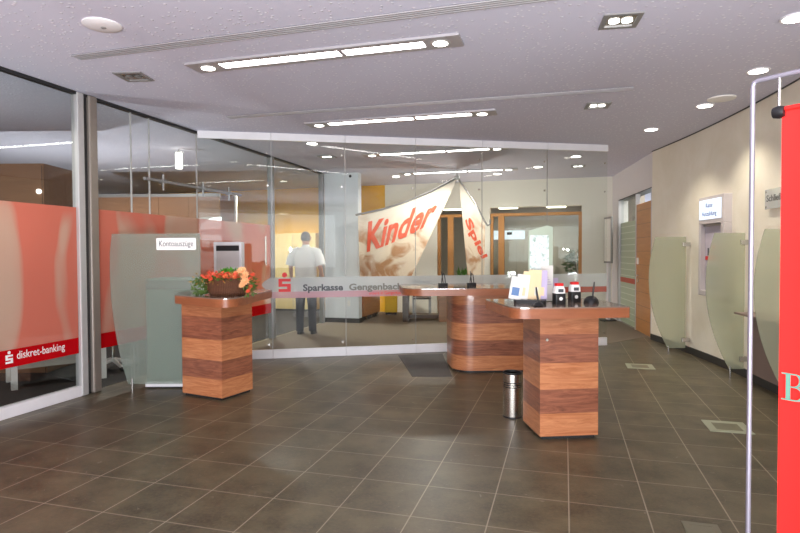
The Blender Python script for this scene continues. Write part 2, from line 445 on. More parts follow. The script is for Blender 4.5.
# carpet behind the glass
m = MB(); q = [B0+BD*.0+Vector((0, .1, 0)), B0+BD*6.28+Vector((0, .1, 0)), Vector((4.35, 9.9, 0)), Vector((4.8, 12.6, 0)), Vector((2, 13.5, 0)), Vector((-1.5, 14.5, 0)), PA+T*6.2]
m.prism([(p.x, p.y) for p in q], 0, .004); struct(m.build('floor_lounge', 'carpet'))
q = [PA+T*-9-N*.06, PA+T*8.9-N*.06, Vector((-6, 15.6, 0)), Vector((-9, 15.6, 0)), Vector((-9, -3, 0))]
m = MB(); m.prism([(p.x, p.y) for p in q], 0, .004); struct(m.build('floor_left', 'carpet_dark'))

# free column
CF = Vector((-1.62, 12.2, 0)); rzF = -TY
o = struct(MB().box(0, .77, 0, .2, .1, H).build('wall_column', 'column')); o.location = CF; o.rotation_euler = (0, 0, rzF)
o = struct(MB().box(-.012, .782, -.012, .2, 0, .1).build('baseboard_column', 'plinth')); o.location = CF; o.rotation_euler = (0, 0, rzF)

# ------------------------------------------------------------------ glass partition on the left (A)
A = thing('glass_partition', 'long glass partition on the left with pink film and red band', 'glass partition', PA, RZA)
zt = H-.03
def sA(u, v): return along(u, v, PA, T)[0]
sp_ = 0.0
joints = [-8.6, -5.2, -2.6, -.13, None, .12, sA(131.6, 200), sA(149.7, 200), sA(197, 200), sA(255, 200), sA(270.5, 200), sA(275.5, 200), sA(321, 200)]
for a, b in zip(joints, joints[1:]):
    if a is None or b is None: continue
    if 0 < b-a < .02 or abs(a-joints[10]) < 1e-6: continue
    MB().box(a+.004, b-.004, -.006, .006, .012 if a > 0 else .11, zt).build('glass_panel', 'glass_left' if a < 0 else 'glass', A)
for u in (131.6, 149.7, 197):
    MB().box(sA(u, 200)-.006, sA(u, 200)+.006, -.008, .008, .02, zt).build('joint', 'alu', A)
MB().box(-8.6, joints[-1], -.03, .03, zt, H).build('top_rail', 'dark_metal', A)
MB().box(-8.6, -.14, -.035, .035, 0, .11).build('bottom_rail', 'white_metal', A, bevel=.004)
m = MB(); m.box(-.14, -.055, -.045, .045, 0, H-.002); m.build('post', 'alu', A, bevel=.01)
m = MB(); m.box(.0, .11, -.06, .06, 0, H-.002); m.build('post', 'post_alu', A, bevel=.015)
MB().box(-.055, 0, -.02, .02, 0, H-.002).build('post', 'dark_metal', A)
for k in (10, 12):
    MB().box(joints[k]-.02, joints[k]+.06, -.05, .05, 0, H-.002).build('post', 'grey_metal', A, bevel=.006)
fz0, fz1, bz0, bz1 = .62, 1.985, .455, .62
for a, b in ((-8.6, -.145), (.125, joints[10]-.03)):
    MB().box(a, b, -.0085, -.0065, fz0, fz1).build('printed_film', 'pink_film', A)
    MB().box(a, b, -.009, -.0065, bz0, bz1).build('red_band', 'red_film', A)
s1 = along(16, 350, PA, T)[0]; s2 = along(64, 346, PA, T)[0]; s0 = along(4, 353, PA, T)[0]
text('lettering', 'diskret-banking', .105, 'white', A, s1, -.0095, .522, width=s2-s1)
emblem(A, s0+.005, -.0095, .495, .115, 'white')
# sliding-door track and its fittings
z0 = 2.30
sa, sb = along(141, 178, PA, T)[0], along(238, 195, PA, T)[0]
zt_ = along(190, 187, PA, T)[1]
MB().ring([(sa, -.05, zt_), (sb, -.05, zt_)], .02, 10).build('sliding_track', 'grey_metal', A, smooth=True)
for u in (160, 200, 226):
    s = along(u, 185, PA, T)[0]
    m = MB(); m.ring([(s, -.005, zt_), (s, -.085, zt_)], .026, 14); m.ring([(s, -.05, zt_-.11), (s, -.05, zt_+.09)], .013, 8); m.build('track_fitting', 'grey_metal', A, smooth=True)
sh_ = along(262, 250, PA, T)[0]
m = MB(); m.ring([(sh_, -.07, 1.30), (sh_, -.07, 1.78)], .017, 10)
for zz in (1.36, 1.72): m.ring([(sh_, -.007, zz), (sh_, -.07, zz)], .01, 8)
m.build('pull_handle', 'steel', A, smooth=True)

# ------------------------------------------------------------------ glass partition across the lobby (B)
Bp = thing('glass_partition', 'tall glass partition across the lobby with frosted band and red S emblem', 'glass partition', B0, RZB)
jb = [0.02]+[along(u, 250, B0, BD)[0] for u in (272, 345.5, 415.5, 482, 547)]+[along(607, 250, B0, BD)[0]]
for a, b in zip(jb, jb[1:]):
    MB().box(a+.003, b-.003, -.006, .006, .12, H-.1).build('glass_panel', 'glass', Bp)
    MB().box(a+.002, b-.002, -.02, .02, 0, .125).build('bottom_rail', 'white_metal', Bp, bevel=.003)
    MB().box(a+.002, b-.002, -.025, .025, H-.105, H-.002).build('top_rail', 'white_metal', Bp, bevel=.003)
for a in jb[1:-1]:
    MB().box(a-.003, a+.003, -.008, .008, .125, H-.105).build('joint', 'grey_metal', Bp)
m = MB()
for a in jb[1:]:
    for zz in (.2, 2.45, 2.9): m.ring([(a-.05, -.007, zz), (a-.05, -.02, zz)], .013, 10)
m.build('glass_fitting', 'steel', Bp, smooth=True)
fa = along(262, 288, B0, BD)[0]
nP = 10
pts = [(fa+.12-.12*math.sin(math.pi*k/nP)*1, .945+.205*k/nP) for k in range(nP+1)]
m = MB(); m.prism([(jb[-1]-.01, .945), (jb[-1]-.01, 1.15)]+pts[::-1], -.0085, -.0065, 'y'); m.build('frosted_band', 'frost_film', Bp)
MB().box(fa+.1, jb[-1]-.01, -.0085, -.0065, .855, .945).build('rose_band', 'rose_film', Bp)
ea, eb = along(278.5, 285, B0, BD)[0], along(291, 285, B0, BD)[0]
emblem(Bp, ea, -.009, .945, (eb-ea)/.62*.98, 'red')
ta, tb = along(303, 288, B0, BD)[0], along(343, 288, B0, BD)[0]
text('lettering', 'Sparkasse', .13, 'dark_text', Bp, ta, -.0095, .955, width=tb-ta, bold=.004)
ta, tb = along(349, 288, B0, BD)[0], along(402, 288, B0, BD)[0]
text('lettering', 'Gengenbach', .13, 'mid_text', Bp, ta, -.0095, .955, width=tb-ta, bold=.004)
ta, tb = along(369, 292, B0, BD)[0], along(403, 292, B0, BD)[0]
text('lettering', 'unsere in Gengenbach', .06, 'red', Bp, ta, -.0095, .885, width=tb-ta)

# ------------------------------------------------------------------ ceiling fittings
LG = 'linear ceiling lamps set in rows'
def linear_lamp(c, label):
    th = thing('ceiling_lamp', label, 'ceiling lamp', (c.x, c.y, H), -TY, LG)
    m = MB(); m.box(-1.23, 1.23, -.125, -.062, -.02, 0); m.box(-1.23, 1.23, .062, .125, -.02, 0)
    m.box(-1.23, -.93, -.062, .062, -.02, 0); m.box(.93, 1.23, -.062, .062, -.02, 0); m.box(.2, .24, -.062, .062, -.02, 0)
    m.build('frame', 'lamp_grey', th)
    MB().box(-.93, .2, -.062, .062, -.014, -.002).build('light_tube', 'tube', th); MB().box(.24, .93, -.062, .062, -.014, -.002).build('light_tube', 'tube', th)
    for x in (-1.07, 1.06):
        MB().lathe([(.075, -.026), (.085, -.02)], 24, (x, 0)).build('spot_ring', 'alu', th, smooth=True)
        MB().lathe([(.06, -.0285), (.06, -.026)], 24, (x, 0)).build('spot_lens', 'spot', th)
    return th
L0 = Vector((-.69, 4.85, 0)); L1c = Vector((-.02, 7.17, 0))
lamp = linear_lamp(L0, 'long linear ceiling lamp nearest the viewer, above the lobby')
dup(lamp, (L1c.x, L1c.y, H), 'second linear ceiling lamp, just in front of the glass partition')
dup(lamp, (.56, 9.5, H), 'linear ceiling lamp just behind the glass partition')
dup(lamp, (1.2, 11.84, H), 'farthest linear ceiling lamp, above the fabric tent')
def slot(p, q, label):
    p, q = Vector(p), Vector(q); d = q-p; L = d.length
    th = thing('air_slot', label, 'ceiling vent', (p.x, p.y, H), math.atan2(d.y, d.x), 'slot diffusers in the ceiling')
    MB().box(0, L, -.05, .05, -.004, 0).build('backing', 'dark_metal', th)
    for k in range(4):
        y = -.048+k*.032-.006
        MB().box(0, L, y, y+.013, -.012, -.004).build('blade', 'lamp_grey', th)
slot((-2.77, 4.9), (2.6, 3.30), 'long dark slot diffuser in ceiling nearest the viewer')
slot((-2.13, 7.07), (2.42, 5.9), 'slot diffuser in ceiling just in front of the second lamp')
def square_light(c, label, rz, bulb='halogen'):
    th = thing('recessed_light', label, 'ceiling light', (c[0], c[1], H), rz, 'square recessed double spotlights')
    m = MB(); a = .135; i = .1
    m.box(-a, a, -a, -i, -.012, 0); m.box(-a, a, i, a, -.012, 0); m.box(-a, -i, -i, i, -.012, 0); m.box(i, a, -i, i, -.012, 0)
    m.build('frame', 'grey_metal', th); MB().box(-i, i, -i, i, -.004, -.001).build('reflector', 'steel', th)
    for x in (-.045, .045):
        MB().lathe([(.04, -.012), (.034, -.004)], 18, (x, 0)).build('bulb', bulb, th, smooth=True)
    return th
square_light((1.62, 4.18), 'square recessed spotlight in the ceiling, nearest the viewer on the right', -TY+.1)
square_light((2.29, 6.58), 'square recessed spotlight in the ceiling near end of slot diffuser', -TY+.1)
square_light((-2.53, 5.44), 'unlit-looking square recessed spotlight above the left glass partition', -TY+.2, 'grey_metal')
p = atz(578, 166, H); square_light(p, 'square recessed spotlight behind the glass, near the doorway wall', -TY)
p = atz(327, 156.5, H); square_light(p, 'square recessed spotlight behind the glass, in front of the column', -TY)
def downlight(p, label):
    th = thing('downlight', label, 'ceiling light', (p[0], p[1], H), 0, 'round recessed downlights')
    MB().lathe([(.1, -.002), (.098, -.012), (.085, -.012)], 28).build('rim', 'white_metal', th, smooth=True)
    MB().lathe([(.08, -.014), (.08, -.011)], 24).build('lens', 'spot', th); return th
dl = downlight((3.36, 5.34), 'round downlight nearest the banner, in front of the curved wall')
for p, lb in (((3.54, 6.6), 'round downlight beside the round ceiling loudspeaker'),
              ((3.48, 7.87), 'round downlight at the far end of the curved wall'),
              ((2.87, 4.14), 'round downlight at the upper right edge of the photo'),
              (atz(576, 156, H), 'round downlight behind the glass, right end, close to the door wall'),
              (atz(538, 166.5, H), 'round downlight behind the glass, over the back window'),
              (atz(497.5, 173.5, H), 'small round downlight behind the glass, next to the tent peak'),
              (atz(312, 143, H), 'round downlight behind the glass on the left, over the man'),
              (atz(396, 176, H), 'round downlight behind the glass, over the tent side')):
    dup(dl, (p[0], p[1], H), lb)
o = MB().lathe([(.145, -.006), (.14, -.02), (.06, -.028)], 32).build('ceiling_speaker', 'white', None, smooth=True)
tag(o, 'flat round white loudspeaker in ceiling beside a downlight', 'loudspeaker', loc=(3.55, 6.28, H))
o = thing('smoke_detector', 'round white smoke detector on the ceiling at upper left', 'smoke detector', (-2.19, 4.22, H))
MB().lathe([(.135, 0), (.135, -.008), (.115, -.018), (.05, -.024)], 36).build('housing', 'white_wall', o, smooth=True)
MB().lathe([(.02, -.024), (.014, -.03)], 14, (.01, 0)).build('sensor', 'grey_metal', o, smooth=True)

# ------------------------------------------------------------------ counters
def round_poly(pts, rs, n=8):
    out = []; N_ = len(pts)
    for i in range(N_):
        p = Vector(pts[i]); a = (Vector(pts[i-1])-p).normalized(); b = (Vector(pts[(i+1) % N_])-p).normalized(); r = rs[i]
        if r < 1e-4: out.append((p.x, p.y)); continue
        for k in range(n+1):
            t_ = k/n; q = (p+a*r)*(1-t_)**2+p*2*t_*(1-t_)+(p+b*r)*t_*t_; out.append((q.x, q.y))
    return out
def local(px, loc, rz, z=1.072):
    mi = Matrix.Rotation(-rz, 3, 'Z'); return [tuple((mi @ (atz(u, v, z)-Vector((loc[0], loc[1], 0)))).xy) for u, v in px]
def counter(label, loc, rz, ped, top, rt, rp, outline=None):
    th = thing('counter', label, 'counter', loc, rz, 'wooden standing counters')
    x0, x1, y0, y1 = ped
    MB().prism(rrect(x0+.02, x1-.02, y0+.02, y1-.02, [max(0, r-.02) for r in rp]), 0, .03).build('plinth', 'dark_metal', th)
    MB().prism(rrect(x0, x1, y0, y1, rp), .025, .985).build('pedestal', 'banded_wood', th, smooth=True)
    if not outline:
        a0, a1, b0, b1 = top; outline = rrect(a0, a1, b0, b1, rt)
    MB().prism(outline, .985, 1.062).build('top_edge', 'top_edge', th, smooth=True)
    MB().prism(outline, 1.062, 1.072).build('worktop', 'stone_top', th, smooth=True)
    return th
ZT = 1.072
c1 = counter('wooden standing counter with leaflets and pens, beside the steel bin', (1.11, 4.48, 0), R(5), (0, .48, 0, .44), (-.19, .74, -.05, .62), (.13, .02, .02, .04), (0, 0, 0, 0), outline=round_poly(local([(485.5, 299), (514, 308), (630.5, 306.5), (628, 299.5)], (1.11, 4.48), R(5))[:3]+[(.72, .66), (-.40, .66)][:1]+[], (.02, .14, .02, .02)))
m = MB(); m.ring([(.055, 0, .80), (.055, -.012, .80)], .011, 12); m.build('lock', 'steel', c1, smooth=True)
c2 = counter('middle wooden counter with rounded corner, just before the glass partition', (.66, 6.98, 0), R(3), (0, .95, 0, .8), (-.64, 1.3, -.33, .75), (.3, .12, .05, .12), (.26, .05, .0, .2))
rz3 = R(-27)
c3 = counter('wooden counter on the left carrying the flower basket', (-1.81, 5.71, 0), rz3, (-.56, 0, 0, .45), None, None, (0, 0, 0, 0), outline=round_poly(local([(174.5, 295), (229, 299.5), (272.5, 290), (243, 288), (182, 291)], (-1.81, 5.71), rz3), (.02, .3, .03, .05, .03)))

# ------------------------------------------------------------------ waste bin
p = atz(513.5, 419, 0)
th = thing('waste_bin', 'brushed steel waste bin with black rim on the floor beside counter', 'waste bin', (p.x+.005, p.y+.08, 0))
MB().lathe([(.082, .012), (.082, .40), (.078, .40), (.076, .05)], 40).build('drum', 'brushed', th, smooth=True)
m = MB(); m.lathe([(.0845, 0), (.0845, .014)], 40); m.build('base_ring', 'black', th, smooth=True)
m = MB(); m.lathe([(.083, .395), (.086, .40), (.086, .412), (.076, .412), (.074, .395)], 40); m.build('rim', 'black', th, smooth=True)
for zz in (.275, .295, .315): MB().lathe([(.0822, zz), (.0826, zz+.004), (.0822, zz+.008)], 40).build('groove', 'black', th, smooth=True)

# ------------------------------------------------------------------ things on the front counter
def on1(u, v): q = atz(u, v, ZT); return q
p = on1(530, 303)
th = thing('leaflet_holder', 'clear leaflet holder fanned with pale leaflets on front counter', 'leaflet holder', (p.x, p.y, ZT), R(-18))
MB().prism(rrect(-.13, .13, -.075, .075, (.03,)*4), 0, .03).build('base', 'dark_metal', th, smooth=True)
for k in range(5):
    x = -.125+k*.052; y = -.03+k*.012
    m = MB(); m.box(-.05, .05, -.002, .002, 0, .1, Matrix.Translation((x, y+.0, .03)) @ Matrix.Rotation(R(-14), 4, 'X')); m.build('clear_pocket', 'acrylic', th)
leaf_spec = [('paper', .19, 'blue and white leaflet at front of the fan'), ('paper', .21, 'white leaflet second in the fan'), ('paper_cream', .235, 'cream leaflet in the middle of the fan'), ('paper_cream', .25, 'cream leaflet fourth in the fan'), ('paper_lilac', .245, 'lilac leaflet at the back of the fan')]
wm = Matrix.Translation(th.location) @ Matrix.Rotation(R(-18), 4, 'Z')
for k, (mat, hh, lb) in enumerate(leaf_spec):
    x = -.125+k*.052; y = -.038+k*.012
    lo = thing('leaflet', lb, 'leaflet', wm @ Vector((x, y, .034)), R(-18), 'leaflets in the counter holder')
    lo.rotation_euler = (R(-14), R(8-k*2), R(-18))
    for j in range(3): MB().box(-.05+j*.002, .05+j*.002, .0005+j*.002, .0018+j*.002, 0, hh-j*.002).build('sheet', mat, lo)
    MB().box(-.032, .03, -.0006, .0004, .03, .1).build('print', ['paper_blue', 'paper_peach', 'paper_cream', 'paper', 'paper_peach'][k], lo)
pd = on1(538, 306)
th = thing('pen_stand', 'black pen with round base in front of the leaflets', 'pen stand', (pd.x, pd.y-.02, ZT))
MB().lathe([(.04, 0), (.042, .008), (.03, .025), (.012, .035)], 24).build('base', 'black', th, smooth=True)
MB().ring([(0, 0, .03), (-.012, .01, .10), (-.016, .014, .15)], [.008, .009, .006], 10).build('pen', 'dark_metal', th, smooth=True)
# display board
p = on1(545.5, 303)
th = thing('display_board', 'tall narrow glass display board with poster standing on the front counter', 'display board', (p.x, p.y+.16, ZT), R(14))
MB().prism([(-.115, 0), (.11, 0), (.115, .64), (.06, .655), (-.115, .61)], 0, .008, 'y').build('board', 'pale_green_glass', th)
MB().box(-.105, .075, -.004, -.001, .24, .57).build('poster', 'poster_print', th)
lf = MB().box(-.01, .1, -.03, -.027, .005, .31).build('info_sheet', 'paper', th)
MB().box(.0, .026, -.032, -.0301, .05, .13).build('red_mark', 'red', lf)
for k in range(4): MB().box(.0, .085-.01*k, -.032, -.0301, .145+k*.02, .152+k*.02).build('text_line', 'paper_lilac', lf)
MB().box(-.11, .115, -.045, .03, 0, .006).build('foot', 'acrylic', th)
# collection boxes
def collection_box(u, v, label):
    p = on1(u, v); th = thing('collection_box', label, 'collection box', (p.x, p.y+.045, ZT), R(8), 'collection boxes on the front counter')
    MB().prism(rrect(-.045, .045, -.04, .04, (.012,)*4), 0, .085).build('lower_body', 'black', th, smooth=True)
    MB().loft([[(x*k, y*k, z) for x, y in rrect(-.042, .042, -.037, .037, (.012,)*4)] for z, k in ((.085, 1), (.12, .98), (.145, .75))]).build('upper_body', 'white', th, smooth=True)
    MB().prism(rrect(-.031, .031, -.028, .028, (.01,)*4), .145, .168).build('lid', 'red', th, smooth=True)
    m = MB(); m.prism([(.015*math.cos(k*.3927), .042+.015*math.sin(k*.3927)) for k in range(16)], -.0415, -.04, 'y'); m.build('mark', 'white', th)
    m = MB().box(-.022, .022, -.0395, -.0365, .095, .122).build('slot_label', 'dark_text', th)
    return th
collection_box(560.5, 304, 'collection box with red lid next to the display board')
collection_box(576, 301.8, 'collection box with red lid, middle of the counter, beside the round pen base')
p = on1(592, 303)
th = thing('pen_stand', 'black dome pen stand with upright pen at right of front counter', 'pen stand', (p.x, p.y+.02, ZT))
MB().lathe([(.062, 0), (.062, .006), (.055, .03), (.036, .05), (.012, .058)], 28).build('base', 'black', th, smooth=True)
MB().ring([(.012, 0, .05), (.02, 0, .12), (.026, 0, .175)], [.007, .008, .005], 10).build('pen', 'dark_metal', th, smooth=True)
p = on1(557, 300)
th = MB().box(-.03, .03, -.001, .001, 0, .19).build('card', 'paper_lilac'); tag(th, 'pale lilac card standing behind the first collection box', 'card', loc=(p.x+.02, p.y+.14, ZT), rz=R(10))

# pen holders on the middle counter
def pen_holder(u, v, label):
    p = atz(u, v, ZT); th = thing('pen_holder', label, 'pen holder', (p.x, p.y, ZT), R(10), 'pen holders on the middle counter')
    MB().prism(rrect(-.055, .055, -.035, .035, (.01,)*4), 0, .045).build('base', 'black', th, smooth=True)
    pts = [(-.02, 0, .04), (-.012, .0, .11), (.004, 0, .165), (.018, 0, .15), (.026, 0, .10), (.03, 0, .045)]
    MB().ring(pts, .006, 8).build('cord', 'dark_metal', th, smooth=True)
    MB().ring([(.0, -.01, .04), (-.02, -.012, .19)], [.007, .005], 8).build('pen', 'dark_metal', th, smooth=True)
pen_holder(443, 286.6, 'black pen holder with looped cord on the middle counter, left one')
pen_holder(471.5, 286.3, 'black pen holder with looped cord on the middle counter, right one')

# ------------------------------------------------------------------ flower basket
p = atz(230, 295, ZT)
fb = thing('flower_basket', 'dark wicker basket of orange flowers on the left counter', 'flower basket', (p.x-.02, p.y+.0, ZT))
MB().lathe([(.17, 0), (.19, .03), (.205, .12), (.215, .16), (.20, .165), (.19, .12)], 40, sx=1, sy=.8).build('basket', 'wicker', fb, smooth=True)
m = MB()
for k in range(24):
    w = 2*math.pi*k/24; m.ring([(.21*math.cos(w), .168*math.sin(w), .155), (.217*math.cos(w+.13), .174*math.sin(w+.13), .172), (.21*math.cos(w+.27), .168*math.sin(w+.27), .16)], .009, 6)
m.build('braided_rim', 'wicker', fb, smooth=True)
def leaf(m, c, d, L, w):
    d = Vector(d).normalized(); a = d.orthogonal().normalized(); a = Matrix.Rotation(random.uniform(0, 6.28), 3, d) @ a
    c = Vector(c); b = d.cross(a)
    m.add([c, c+d*L*.5+a*w+b*.004, c+d*L, c+d*L*.5-a*w+b*.004], [(0, 1, 2, 3)])
m = MB()
for k in range(420):
    w = random.uniform(0, 6.283); rr = math.sqrt(random.random())*.26
    c = (rr*math.cos(w), rr*.75*math.sin(w), .15+random.uniform(0, .07)*(1.2-rr/.3))
    leaf(m, c, (math.cos(w)*rr*3+random.uniform(-.5, .5), math.sin(w)*rr*3+random.uniform(-.5, .5), random.uniform(-.1, .8)), random.uniform(.03, .065), random.uniform(.006, .013))
for k in range(170):      # trailing on the left
    x = -.19-random.random()*.13; z = max(.02, .17-random.random()*.17); leaf(m, (x, random.uniform(-.13, .06), z), (-.6+random.uniform(-.6, .6), random.uniform(-.6, .3), random.uniform(-.8, .5)), .05, .008)
for k in range(90):       # trailing on the right
    x = .2+random.random()*.09; z = max(.02, .15-random.random()*.14); leaf(m, (x, random.uniform(-.17, -.02), z), (.5+random.uniform(-.6, .6), random.uniform(-.6, .3), random.uniform(-.9, .4)), .045, .009)
o = m.build('foliage', 'leaf', fb); o['kind'] = 'stuff'
m = MB()
for k in range(120):
    c = (random.gauss(.0, .045), random.gauss(0, .04), .19+random.random()*.06); leaf(m, c, (random.uniform(-1, 1), random.uniform(-1, .3), random.uniform(.1, 1)), .05, .012)
m.build('green_tuft', 'leaf_bright', fb)
def flower(c, r, mat, n=9):
    m = MB(); c = Vector(c); nrm = Vector((random.uniform(-.3, .3), -.8, .7)).normalized(); a = nrm.orthogonal().normalized(); b = nrm.cross(a)
    for ring, (rr, li) in enumerate(((1, .25), (.7, .55), (.4, .8))):
        for k in range(n):
            w = 2*math.pi*(k+.5*ring)/n; d = a*math.cos(w)+b*math.sin(w); s = nrm.cross(d)
            m.add([c, c+d*r*rr*.6+s*r*.24*rr+nrm*r*li*.5, c+d*r*rr+nrm*r*li*.6, c+d*r*rr*.6-s*r*.24*rr+nrm*r*li*.5], [(0, 1, 2, 3)])
    m.ball(c+nrm*r*.2, r*.25, 6)
    return m.build('flower', mat, fb)
for (x, y, z) in ((-.19, -.08, .19), (-.15, -.14, .20), (-.10, -.10, .215), (-.06, -.16, .19), (.02, -.15, .20), (.07, -.13, .215), (.11, -.1, .225), (.12, -.16, .19), (-.03, -.14, .18), (-.12, -.17, .17)):
    flower((x, y, z), random.uniform(.022, .034), random.choice(['flower_orange', 'flower_red', 'flower_orange']))
m = MB()
for k in range(150):
    c = (random.uniform(-.21, .2), random.uniform(-.19, -.02), .165+random.random()*.06); leaf(m, c, (random.uniform(-1, 1), random.uniform(-1, .1), random.uniform(-.3, .9)), random.uniform(.03, .055), .011)
m.build('autumn_leaves', 'flower_red', fb)
m = MB()
for k in range(130):
    c = (random.uniform(-.3, .3), random.uniform(-.2, .1), .1+random.random()*.13); leaf(m, c, (random.uniform(-1, 1), random.uniform(-1, .3), random.uniform(-.5, .9)), random.uniform(.03, .06), .007)
m.build('dry_leaves', 'dry_leaf', fb)
for (x, y, z, r) in ((.17, -.1, .25, .055), (.205, -.12, .205, .055), (.215, -.14, .145, .055), (.19, -.15, .11, .045)): flower((x, y, z), r, 'flower_peach', 11)
for (x, y, z) in ((.265, -.13, .17), (.27, -.15, .09), (.255, -.18, .05), (.285, -.12, .21)): flower((x, y, z), .03, 'flower_red', 7)

# ------------------------------------------------------------------ statement printer corner on the left
YS = 6.14
def lx(u, y): return aty(u, 300, y).x
x0, x1 = lx(112, YS), lx(201, YS)
zt_s = aty(150, 233.5, YS).z
th = thing('privacy_screen', 'tall frosted glass screen with curved edge left of the counter', 'privacy screen', (x0, YS, 0), 0)
prof = [(112, 234), (110, 252), (110, 275), (111.5, 300), (114.5, 325), (118.5, 348), (123, 367), (128.5, 384)]
pts = []
for u, v in prof: q = aty(u, v, YS); pts.append((q.x-x0, q.z))
out = [(x1-x0, .08), (x1-x0, zt_s)]+[(a, b) for a, b in pts]
MB().prism(out[::-1] if False else out, -.005, .005, 'y').build('frosted_pane', 'frosted_clear', th)
for u in (131, 186):
    xx = lx(u, YS)-x0; MB().ring([(xx, 0, .0), (xx, 0, .14)], .012, 10).build('foot', 'steel', th, smooth=True)
sx0, sx1 = lx(157.5, YS)-x0, lx(197, YS)-x0
sz1, sz0 = aty(177, 238, YS).z, aty(177, 250, YS).z
sg = MB().prism(rrect(sx0, sx1, sz0, sz1, (.012,)*4), -.009, -.0055, 'y').build('sign', 'white', th)
text('lettering', 'Kontoauszüge', .09, 'dark_text', sg, sx0+.03, -.0095, sz0+.04, width=sx1-sx0-.06)
xa, xb = lx(147, 6.3), lx(192, 6.3)
th = thing('statement_printer', 'pale green-grey printer cabinet on white base behind frosted screen', 'printer', ((xa+xb)/2, 6.27, 0), 0)
w = (xb-xa)/2
MB().box(-w, w, 0, .45, .065, 1.22).build('cabinet', 'printer_body', th, bevel=.01)
MB().box(-w-.01, w+.01, -.02, .46, .02, .07).build('base_plate', 'white_metal', th)
MB().box(-w+.02, w-.02, .02, .42, 0, .02).build('plinth', 'black', th)
MB().box(-w+.005, w-.005, -.004, 0, 1.10, 1.2).build('slot_strip', 'grey_metal', th)
yt_ = 7.2; xa, xb = lx(213.5, yt_), lx(243.5, yt_)
th = thing('service_terminal', 'slim grey terminal with dark slot standing behind the flower basket', 'terminal', ((xa+xb)/2, yt_, 0), R(-12))
th.scale = (1, 1, aty(228, 242, yt_).z/1.61)
w = (xb-xa)/2
MB().box(-w+.025, w-.025, 0, .06, .03, 1.575).build('panel', 'machine_grey', th)
m = MB(); m.box(-w, -w+.03, -.012, .07, .0, 1.61); m.box(w-.03, w, -.012, .07, 0, 1.61); m.box(-w+.03, w-.03, -.012, .07, 1.575, 1.61); m.build('frame', 'white_metal', th)
MB().box(-w+.03, w-.03, -.006, 0, 1.50, 1.565).build('slot', 'black', th)
MB().box(-w-.03, w+.03, -.1, .16, 0, .03).build('foot_plate', 'grey_metal', th)

# ------------------------------------------------------------------ frosted screens on the right wall
def wall_screen(label, Y, u0, ub, u1, v0, vb, ubot, vbot):
    xr = wx(Y)-.03
    q = lambda u, v: aty(u, v, Y)
    th = thing('privacy_screen', label, 'privacy screen', (xr, Y, 0), 0, 'frosted privacy screens along the curved wall')
    top = q(u0, v0); bul = q(ub, vb); bot = q(ubot, vbot)
    zt, zb = top.z, bot.z; pts = []
    # smooth outer edge through top, bulge and bottom points
    ctrl = [(top.x, zt), (bul.x, bul.z), (bot.x, zb)]
    n = 22
    for k in range(n+1):
        z = zt+(zb-zt)*k/n
        (xa, za), (xb_, zb_), (xc, zc) = ctrl
        l0 = (z-zb_)*(z-zc)/((za-zb_)*(za-zc)); l1 = (z-za)*(z-zc)/((zb_-za)*(zb_-zc)); l2 = (z-za)*(z-zb_)/((zc-za)*(zc-zb_))
        pts.append((xa*l0+xb_*l1+xc*l2-xr, z))
    xe = q(u1, v0).x-xr; xe = min(xe, -.01)
    MB().prism([(xe, zb), (xe, zt)]+pts, -.005, .005, 'y').build('frosted_pane', 'frosted', th)
    for zz in (zt-.11, zb+.12):
        MB().box(xe-.055, .02, -.022, .022, zz-.03, zz+.03).build('wall_clamp', 'steel', th, bevel=.004)
    MB().ring([(bot.x-xr+.012, 0, 0), (bot.x-xr+.012, 0, zb+.03)], .011, 10).build('foot', 'steel', th, smooth=True)
wall_screen('frosted curved privacy screen on right wall, farthest, beside the wooden door', 8.25, 655.5, 648.7, 686, 237, 281, 667.5, 348)
wall_screen('frosted curved privacy screen on right wall, middle one, beside the cash machine', 6.65, 714.5, 706, 749, 233, 276, 729, 369)
wall_screen('frosted curved privacy screen on right wall, nearest, partly behind the red banner', 5.4, 765, 755.5, 806, 229, 268, 790, 402)

# cash machine on the curved wall
Ym = 7.42; th = thing('cash_machine', 'grey wall-mounted cash machine with lit blue and white sign', 'cash machine', (wx(Ym)+.0, Ym, 0), math.atan2(1, .092)+math.pi)
# local x along the wall towards the viewer, local -y into the room
W = .365; zt_, zb_ = 2.22, .90; dp = -.1
m = MB(); m.box(-W, W, dp, .06, 1.86, zt_); m.box(-W, -W+.055, dp, .06, zb_, 1.86); m.box(W-.09, W, dp, .06, zb_, 1.86); m.box(-W+.055, W-.09, dp, .06, zb_, zb_+.07)
m.build('housing', 'machine_grey', th, bevel=.008)
MB().box(-W+.055, W-.09, -.035, .05, zb_+.07, 1.86).build('recess', 'lavender', th)
sg = MB().box(-W+.04, W-.07, dp-.012, dp+.002, 1.92, 2.18).build('lit_sign', 'sign_lit', th, bevel=.004)
text('lettering', 'Kasse', .085, 'blue_text', sg, -.02, dp-.014, 2.075, 'center')
text('lettering', 'Auszahlung', .085, 'blue_text', sg, -.02, dp-.014, 1.965, 'center', width=.42)
MB().prism([(-W+.08, 1.38), (.0, 1.38), (.0, 1.43), (-W+.08, 1.43)], -.042, -.034, 'y').build('red_sticker', 'red', th)
m = MB(); m.box(-.22, -.19, -.042, -.034, 1.44, 1.54); m.box(-.15, -.10, -.042, -.034, 1.44, 1.50); m.box(-.12, -.07, -.042, -.034, 1.50, 1.56); m.build('dark_print', 'dark_text', th)
m = MB(); m.ring([(-.06, -.045, 1.54), (-.06, -.03, 1.54)], .035, 14); m.build('red_dot', 'red', th, smooth=True)
MB().box(-W+.055, W-.09, -.06, -.03, 1.83, 1.86).build('shadow_strip', 'grey_metal', th); MB().box(-.2, .1, -.07, -.03, 1.16, 1.30).build('keypad', 'grey_metal', th, bevel=.006)
